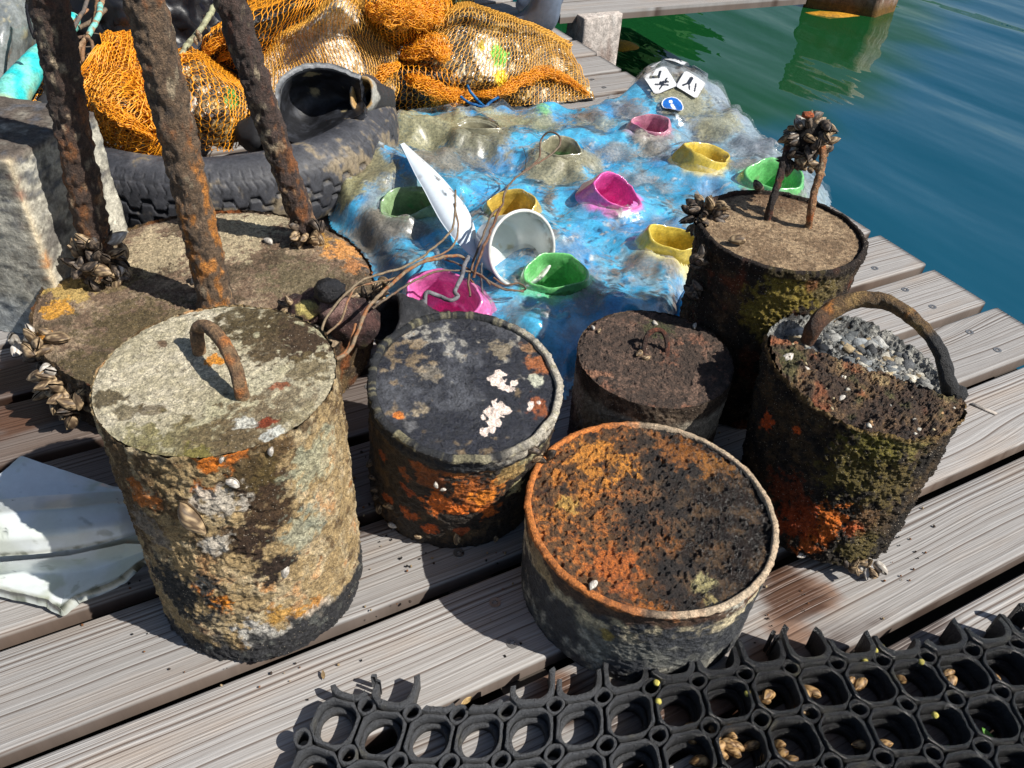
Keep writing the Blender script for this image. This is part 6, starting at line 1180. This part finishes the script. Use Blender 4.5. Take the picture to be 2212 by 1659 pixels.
for k, (pts, r, cc) in enumerate((([(192, -10, .34), (180, 24, .33), (156, 66, .32), (150, 102, .3), (152, 150, .26)], .005, ((96, 88, 82), (120, 100, 80))), ([(224, -8, .33), (210, 36, .32), (192, 75, .31), (171, 105, .3), (168, 135, .28), (182, 168, .25), (192, 196, .22)], .0062, ((150, 124, 96), (110, 84, 62))), ([(210, -8, .33), (204, 45, .32), (180, 99, .3), (183, 144, .27), (195, 186, .22)], .005, ((124, 92, 64), (90, 70, 52))),
    ([(152, 112, .3), (158, 92, .31), (178, 80, .31), (198, 92, .31), (200, 112, .3), (188, 122, .3)], .004, ((120, 96, 74), (90, 72, 60))), ([(216, 10, .33), (214, 30, .33), (200, 60, .32), (190, 78, .31)], .007, ((120, 190, 180), (150, 120, 90))), ([(140, 62, .3), (165, 42, .32), (190, 20, .33)], .003, ((150, 110, 80), (110, 80, 60))), ([(148, 118, .28), (190, 118, .28)], .0045, ((140, 96, 66), (110, 80, 60))), ([(160, 140, .26), (200, 142, .26), (222, 150, .25)], .0024, ((150, 104, 70), (110, 80, 60))), ([(157, 160, .25), (175, 178, .24), (190, 205, .2)], .0045, ((130, 104, 76), (110, 80, 60))), ([(170, 60, .3), (200, 45, .31), (228, 20, .32)], .006, ((110, 96, 80), (80, 66, 54))), ([(160, 82, .3), (176, 100, .29), (222, 96, .28), (222, 78, .29), (200, 72, .3), (180, 76, .3)], .0014, ((90, 80, 70), (70, 60, 50))))):
    wire('cable', pts, r, *cc, parent=cg, seed=800+k*9, mat=TWIG if k % 2 else RUBBER)
wire('thin_wire', [(27, 212, .25), (30, 228, .24), (50, 246, .22), (78, 247, .22), (93, 236, .22), (88, 222, .22), (70, 222, .22), (56, 236, .2), (40, 268, .18)], .0016, (140, 124, 90), None, 'thin loop of wire hanging over the tyre beside the stone block', 'wire', seed=760)
wire('black_cable', [(58, -10, .4), (60, 30, .38), (66, 60, .36), (76, 84, .34)], .004, (20, 20, 24), None, 'short black cable across the muddy grey sheet', 'cable', seed=765)
br = wire('mussel_branch', [(474, -8, .34), (449, 39, .32), (428, 66, .30), (407, 96, .28), (383, 128, .26)], .0075, (150, 150, 120), (110, 106, 84), 'pale straight branch with small mussels leaning on the black sack', 'branch', seed=770, jit=.006)
for x, y in ((440, 42), (436, 55), (426, 72), (430, 82), (420, 88)): mussel(br, G(x+4, y, .3), (0, -1, .3), .022, 'b')
tt_ = spline([G(*q) for q in ((-30, 292, .2), (10, 235, .21), (40, 185, .23), (70, 145, .25), (95, 118, .26), (125, 88, .27), (148, 60, .27), (157, 42, .27))], 90); rr = np.interp(np.linspace(0, 1, 90), [0, .3, .5, .8, 1], [.036, .038, .030, .020, .020]); V, F = tube(tt_, rr, 28, amp=.004, ns_scale=20, seed=780); F = tri(F); n4 = fbm(V, 24, 4, 781)
C = mixc(seedcol((110, 190, 178), len(V)), seedcol((40, 188, 190), len(V)), sm(n4, -.1, .2)); C = mixc(C, seedcol((150, 156, 116), len(V)), sm(fbm(V, 12, 4, 782), .02, .3)*.75); o = mesh('turquoise_tube', V, F, RUBBER, C=C, R=.5); prop(o, 'turquoise rubber tube smeared with mud at the left edge', 'tube')
def csh(V, u, v): n = fbm(V, 12, 5, 790); C = mixc(seedcol((124, 128, 126), len(V)), seedcol((90, 96, 98), len(V)), sm(n, -.1, .3)); return mixc(C, seedcol((176, 166, 130), len(V)), sm(fbm(V, 40, 4, 791)+n*.6, .16, .4)*.7)
o = shell([g3([(-80, 300, .10), (-10, 262, .14), (30, 215, .17)]), g3([(-80, 180, .2), (0, 160, .23), (70, 120, .22)]), g3([(-80, 60, .30), (10, 50, .33), (100, 40, .28)]), g3([(-80, -60, .36), (20, -70, .4), (150, -70, .3)])], 60, 50, .006, VINYL, 'grey_sheet', None, csh, .3, noise=.016, seed=792); prop(o, 'muddy grey plastic sheet heaped in the top left corner', 'plastic sheet')
# black sack and rubber scraps
def plastic_sack(c, r, label, seed, base=(16, 17, 22)):
    Vb, Fb = ico(5); f = fbm(Vb, 2.2, 3, seed); cr_ = np.clip(1-np.abs(fbm(Vb+.2*np.stack([f, f, f], 1), 3.5, 3, seed+1))*2, 0, 1)**2; V = Vb*np.array(r)*(1+.22*f+.14*cr_)[:, None]+np.array(c); V[:, 2] = np.maximum(V[:, 2], .01)
    o = mesh('plastic_sack', V, Fb, RUBBER, C=seedcol(base, len(V))*(1+.3*fbm(V, 20, 3, seed+2))[:, None], R=.38); return prop(o, label, 'plastic sack', 'black sacks at the back')
plastic_sack(G(290, 45, .16), (.26, .20, .20), 'shiny black plastic sack between the left and middle iron posts', 901); plastic_sack(G(440, 20, .16), (.20, .20, .22), 'dark navy plastic sack behind the pale branch', 905, (20, 24, 36))
def cru(V, u, v): n = fbm(V, 30, 4, 911); C = mixc(seedcol((26, 27, 31), len(V)), seedcol((46, 48, 54), len(V)), sm(n, -.1, .3)); C = mixc(C, seedcol((120, 122, 124), len(V)), sm(.045-u, 0, .02)); return mixc(C, seedcol((176, 160, 120), len(V)), sm(fbm(V, 22, 4, 912), .3, .42)*.8*sm(v, .4, .6))
rb = empty('torn_rubber', G(690, 250, .05), 'curled piece of torn black rubber with a hollow pipe end, on the tyre', 'torn rubber')
shell([g3([(596, 300, .17), (596, 230, .22), (610, 175, .27), (655, 146, .29), (720, 142, .29), (778, 166, .27)]), g3([(612, 305, .14), (616, 240, .17), (640, 200, .20), (680, 180, .22), (730, 178, .23), (785, 195, .23)]), g3([(650, 318, .13), (665, 275, .13), (690, 245, .15), (725, 228, .17), (755, 222, .18), (788, 222, .2)]), g3([(700, 318, .15), (722, 292, .16), (742, 272, .17), (760, 262, .18), (775, 256, .19), (790, 246, .2)])], 60, 90, .013, RUBBER, 'rubber_sheet', rb, cru, .5, jag=.006, seed=913, noise=.004)
c = G(782, 205, .22); ax = np.array([-.25, -.85, .45]); ax /= np.linalg.norm(ax); u = np.cross(ax, [0, 0, 1.]); u /= np.linalg.norm(u); w_ = np.cross(u, ax); pr = spline([(.034, -.14, 0), (.036, -.05, 0), (.039, -.004, 0), (.037, .004, 0), (.031, .003, 0), (.028, -.02, 0), (.024, -.045, 0), (.012, -.05, 0), (.011, -.07, 0), (.001, -.071, 0)], 70); a = np.linspace(0, 2*np.pi, 50, endpoint=False)
V = (c+pr[:, 1, None, None]*ax+(pr[:, 0, None]*np.cos(a)[None]*.85)[..., None]*u+(pr[:, 0, None]*np.sin(a)[None]*1.15)[..., None]*w_).reshape(-1, 3); T = np.repeat(np.linspace(0, 1, 70), 50); n4 = fbm(V, 40, 4, 920); V = V+.003*np.stack([n4, n4, n4], 1)
C = mixc(seedcol((40, 40, 42), len(V)), seedcol((150, 148, 140), len(V)), sm(T+n4*.1, .42, .5)); C = mixc(C, seedcol((160, 128, 80), len(V)), sm(T+n4*.08, .58, .62)); C = mixc(C, seedcol((14, 12, 10), len(V)), sm(T, .82, .86)); mesh('pipe_end', V, gridF(70, 50, False, True), RUBBER, rb, C=C, R=.6)
o = blob('rubber_lump', G(560, 292, .14), (.055, .05, .045), .3, 2.2, (24, 24, 27), RUBBER, seed=930, zmin=.01); prop(o, 'black rubber lump between the small orange sack and the tyre rim', 'rubber scrap')
# gnarled dark stump with hollow end
st = empty('gnarled_pipe', G(740, 690, .13), 'gnarled dark pipe with a hollow end wedged between the round base and black lid tin', 'pipe')
P = spline([G(*q) for q in ((618, 655, .150), (652, 672, .160), (695, 660, .165), (745, 686, .150), (800, 712, .120))], 80); rr = np.interp(np.linspace(0, 1, 80), [0, .15, .35, .6, .8, 1], [.014, .026, .030, .034, .042, .036]); V, F = tube(P, rr, 50, amp=.012, ns_scale=22, seed=940); F = tri(F); n4 = fbm(V, 30, 4, 941)
C = mixc(seedcol((86, 62, 58), len(V)), seedcol((54, 42, 42), len(V)), sm(n4, -.1, .2)); C = mixc(C, seedcol((110, 104, 60), len(V)), sm(.12-V[:, 2]+n4*.04, 0, .04)*.8); C = mixc(C, seedcol((196, 180, 110), len(V)), stain(V, 672, 668, .022, n4*.8)); C = mixc(C, seedcol((150, 120, 112), len(V)), stain(V, 715, 655, .03, n4)*.8); mesh('pipe_body', V, F, CRUST, st, C=C, R=.6)
blob('black_crust', G(712, 628, .215), (.026, .024, .022), .35, 3, (22, 22, 26), TAR, st, seed=945, rgh=.5)
c = G(842, 690, .14); ax = np.array([-.75, -.35, .55]); ax /= np.linalg.norm(ax); u = np.cross(ax, [0, 0, 1.]); u /= np.linalg.norm(u); w_ = np.cross(u, ax); pr = spline([(.04, -.11, 0), (.048, -.06, 0), (.050, -.01, 0), (.046, .004, 0), (.036, .003, 0), (.031, -.03, 0), (.022, -.07, 0), (.001, -.08, 0)], 60)
V = (c+pr[:, 1, None, None]*ax+(pr[:, 0, None]*np.cos(a)[None])[..., None]*u+(pr[:, 0, None]*np.sin(a)[None])[..., None]*w_).reshape(-1, 3); n4 = fbm(V, 26, 4, 950); V = V+.006*np.stack([n4, n4, n4], 1); V[:, 2] = np.maximum(V[:, 2], .003)
mesh('hollow_end', V, gridF(60, 50, False, True), TAR, st, C=mixc(seedcol((30, 31, 35), len(V)), seedcol((64, 64, 66), len(V)), sm(n4, .05, .3)), R=.5)
cluster(st, G(626, 668, .17), (.014, .014, .02), 9, (.022, .03), 'bbd'); mussel(st, G(672, 708, .2), (-.3, -1, .3), .034, 'w', ax=(.3, 0, -1)); cluster(st, G(800, 640, .14), (.03, .02, .02), 10, (.024, .034), 'bbd')

# ------------------------------------------------------------------ person standing at the back, only foot and trouser hem in the frame
def skin(name, pts, edges, radii, mat, parent, col, sub=2):
    me = bpy.data.meshes.new(name); me.from_pydata([tuple(p) for p in pts], edges, []); o = bpy.data.objects.new(name, me); COL.objects.link(o); o.parent = parent
    m = o.modifiers.new('s', 'SKIN'); m.use_smooth_shade = True
    for i, r in enumerate(radii): me.skin_vertices[0].data[i].radius = (r[0], r[1]) if isinstance(r, tuple) else (r, r)
    me.skin_vertices[0].data[0].use_root = True
    s = o.modifiers.new('u', 'SUBSURF'); s.levels = s.render_levels = sub
    dg = bpy.context.evaluated_depsgraph_get(); ev = o.evaluated_get(dg); m2 = bpy.data.meshes.new_from_object(ev); o.modifiers.clear(); o.data = m2; m2.name = name; m2.materials.clear(); m2.materials.append(mat)
    m2.polygons.foreach_set('use_smooth', np.ones(len(m2.polygons), bool)); return o
foot = G(1165, 80, 0); pe = empty('person', (foot[0], foot[1], 0), 'person in navy trousers and grey rubber boots standing at the back of the deck', 'person')
NAVY = mat_plain('navy_cloth', lin((28, 34, 56)), rough=.85, amt=.2, fine=60, bump=.4, bdist=.004); BOOT = mat_plain('grey_boot', lin((92, 102, 118)), rough=.4, amt=.2, fine=30, bump=.2); SKINM = mat_plain('skin', (.45, .27, .2), rough=.5, amt=.05); HAIR = mat_plain('brown_hair', (.06, .04, .03), rough=.6, amt=.3); TOP = mat_plain('dark_jacket', lin((40, 44, 52)), rough=.85, amt=.2, bump=.3)
f = lambda x, y, z: (x, y, z)
for sx, sy in ((0, 0), (.02, .26)):
    # boots: shaft, ankle, heel, ball, toe
    skin('boot', [f(.02+sx, sy, .24), f(.02+sx, sy, .13), f(.02+sx, sy, .055), f(-.06+sx, sy, .045), f(-.13+sx, sy-.005, .035), f(.055+sx, sy, .038)], [(0, 1), (1, 2), (2, 3), (3, 4), (2, 5)], [.062, .058, .055, .046, .032, .036], BOOT, pe, None)
skin('trousers', [f(.03, .13, .92), f(.02, .02, .86), f(.0, .0, .50), f(.02, .0, .19), f(.04, .24, .86), f(.02, .26, .50), f(.04, .26, .19)], [(0, 1), (1, 2), (2, 3), (0, 4), (4, 5), (5, 6)], [(.13, .15), (.105, .105), (.09, .09), (.105, .105), (.105, .105), (.09, .09), (.105, .105)], NAVY, pe, None)
skin('jacket', [f(.03, .13, .98), f(.03, .13, 1.2), f(.02, .13, 1.40), f(.02, .13, 1.47), f(.02, -.07, 1.40), f(.0, -.13, 1.14), f(-.12, -.10, .97), f(.02, .33, 1.40), f(.0, .39, 1.14), f(-.12, .36, .97)], [(0, 1), (1, 2), (2, 3), (2, 4), (4, 5), (5, 6), (2, 7), (7, 8), (8, 9)], [(.15, .16), (.14, .17), (.13, .16), (.06, .06), .065, .052, .042, .065, .052, .042], TOP, pe, None)
skin('body', [f(.02, .13, 1.50), f(.01, .13, 1.60), f(-.0, .13, 1.70), f(-.01, .13, 1.76)], [(0, 1), (1, 2), (2, 3)], [.055, .078, .085, .06], SKINM, pe, None)
skin('hair', [f(.03, .13, 1.68), f(.02, .13, 1.76), f(.0, .13, 1.80)], [(0, 1), (1, 2)], [.088, .09, .055], HAIR, pe, None)
for yy in (-.10, .36):
    skin('hand', [f(-.13, yy, .965), f(-.17, yy, .93), f(-.205, yy-.025, .90), f(-.235, yy-.03, .87), f(-.21, yy-.008, .89), f(-.245, yy-.01, .86), f(-.21, yy+.01, .89), f(-.24, yy+.012, .86), f(-.205, yy+.026, .90), f(-.225, yy+.03, .875), f(-.165, yy-.04, .92), f(-.19, yy-.055, .90)], [(0, 1), (1, 2), (2, 3), (1, 4), (4, 5), (1, 6), (6, 7), (1, 8), (8, 9), (0, 10), (10, 11)], [.026, .034, .010, .008, .010, .008, .010, .008, .009, .007, .011, .009], SKINM, pe, None)

# ------------------------------------------------------------------ small loose bits
def leaf(x, y, z, L_, ang, base, label):
    c = G(x, y, z); n = 14; rows_ = []
    t = np.linspace(0, 1, n); w_ = .22*L_*np.sin(np.pi*t)**.8; d = np.array([math.cos(ang), math.sin(ang), .25]); e = np.array([-math.sin(ang), math.cos(ang), 0.])
    V = np.concatenate([c+np.outer((t-.5)*L_, d)+np.outer(s*w_, e)+np.array([0, 0, 1])*(.15*L_*(t-.5)**2+.05*L_*abs(s))[:, None] for s in (-1, -.5, 0, .5, 1)]); F = gridF(5, n)
    V2 = V-np.array([0, 0, .0006]); VV = np.vstack([V, V2]); FF = np.vstack([F, F[:, ::-1]+len(V)])
    o = mesh('leaf', VV, FF, TWIG, C=seedcol(base, len(VV)), R=.5); return prop(o, label, 'leaf')
leaf(2045, 1632, .012, .026, 1.2, (70, 120, 40), 'small green leaf in a hole of the rubber mat, left of two')
leaf(2136, 1592, .012, .024, 2.2, (80, 130, 44), 'small green leaf in the mat hole nearest the right edge')
leaf(1008, 1514, .004, .016, .6, (190, 160, 110), 'tiny tan wood chip on the plank above the mat')
leaf(698, 1458, .004, .012, 1.9, (120, 100, 70), 'tiny brown scrap on the plank left of the mat')
o = mesh('wood_sliver', *(lambda a, b: ((np.array([p+q for p in (a, b) for q in (np.array([.004, .003, 0]), np.array([-.004, -.003, 0]), np.array([-.003, -.002, .002]), np.array([.003, .002, .002]))])), np.array([(0, 1, 2, 3), (7, 6, 5, 4), (0, 4, 5, 1), (1, 5, 6, 2), (2, 6, 7, 3), (3, 7, 4, 0)])))(G(2098, 872, .001), G(2152, 895, .001)), TWIG, C=lin((150, 142, 134)), R=.8, smooth=False); prop(o, 'thin split sliver of wood lying on the plank right of the hoop handle', 'wood sliver')
grit = []
for k in range(260):
    cx_, cy_ = ((-.339, .702, .16), (-.083, .914, .16), (.201, .74, .19), (.503, .9, .15), (.2275, 1.034, .15))[k % 5][:2]; rr_ = (.15, .15, .18, .14, .14)[k % 5]*(1+abs(rng.normal())*.25); a = rng.random()*6.283
    Vb, Fb = ICO1; s_ = rng.uniform(.0008, .0024); v = Vb*(1+.3*rng.normal(size=(len(Vb), 1)).clip(-1, 1))*s_+np.array([cx_+rr_*math.cos(a), cy_+rr_*math.sin(a), s_*.5+.001]); grit.append((v, Fb, np.tile(lin(((120, 80, 50), (60, 50, 44), (150, 130, 100), (36, 34, 32))[rng.integers(4)]), (len(v), 1))))
V, F, C = merge(grit); o = mesh('grit', V, F, STONE, C=C, R=.9, smooth=False); prop(o, 'crumbs of rust and concrete scattered round the weights', 'grit', kind='stuff')
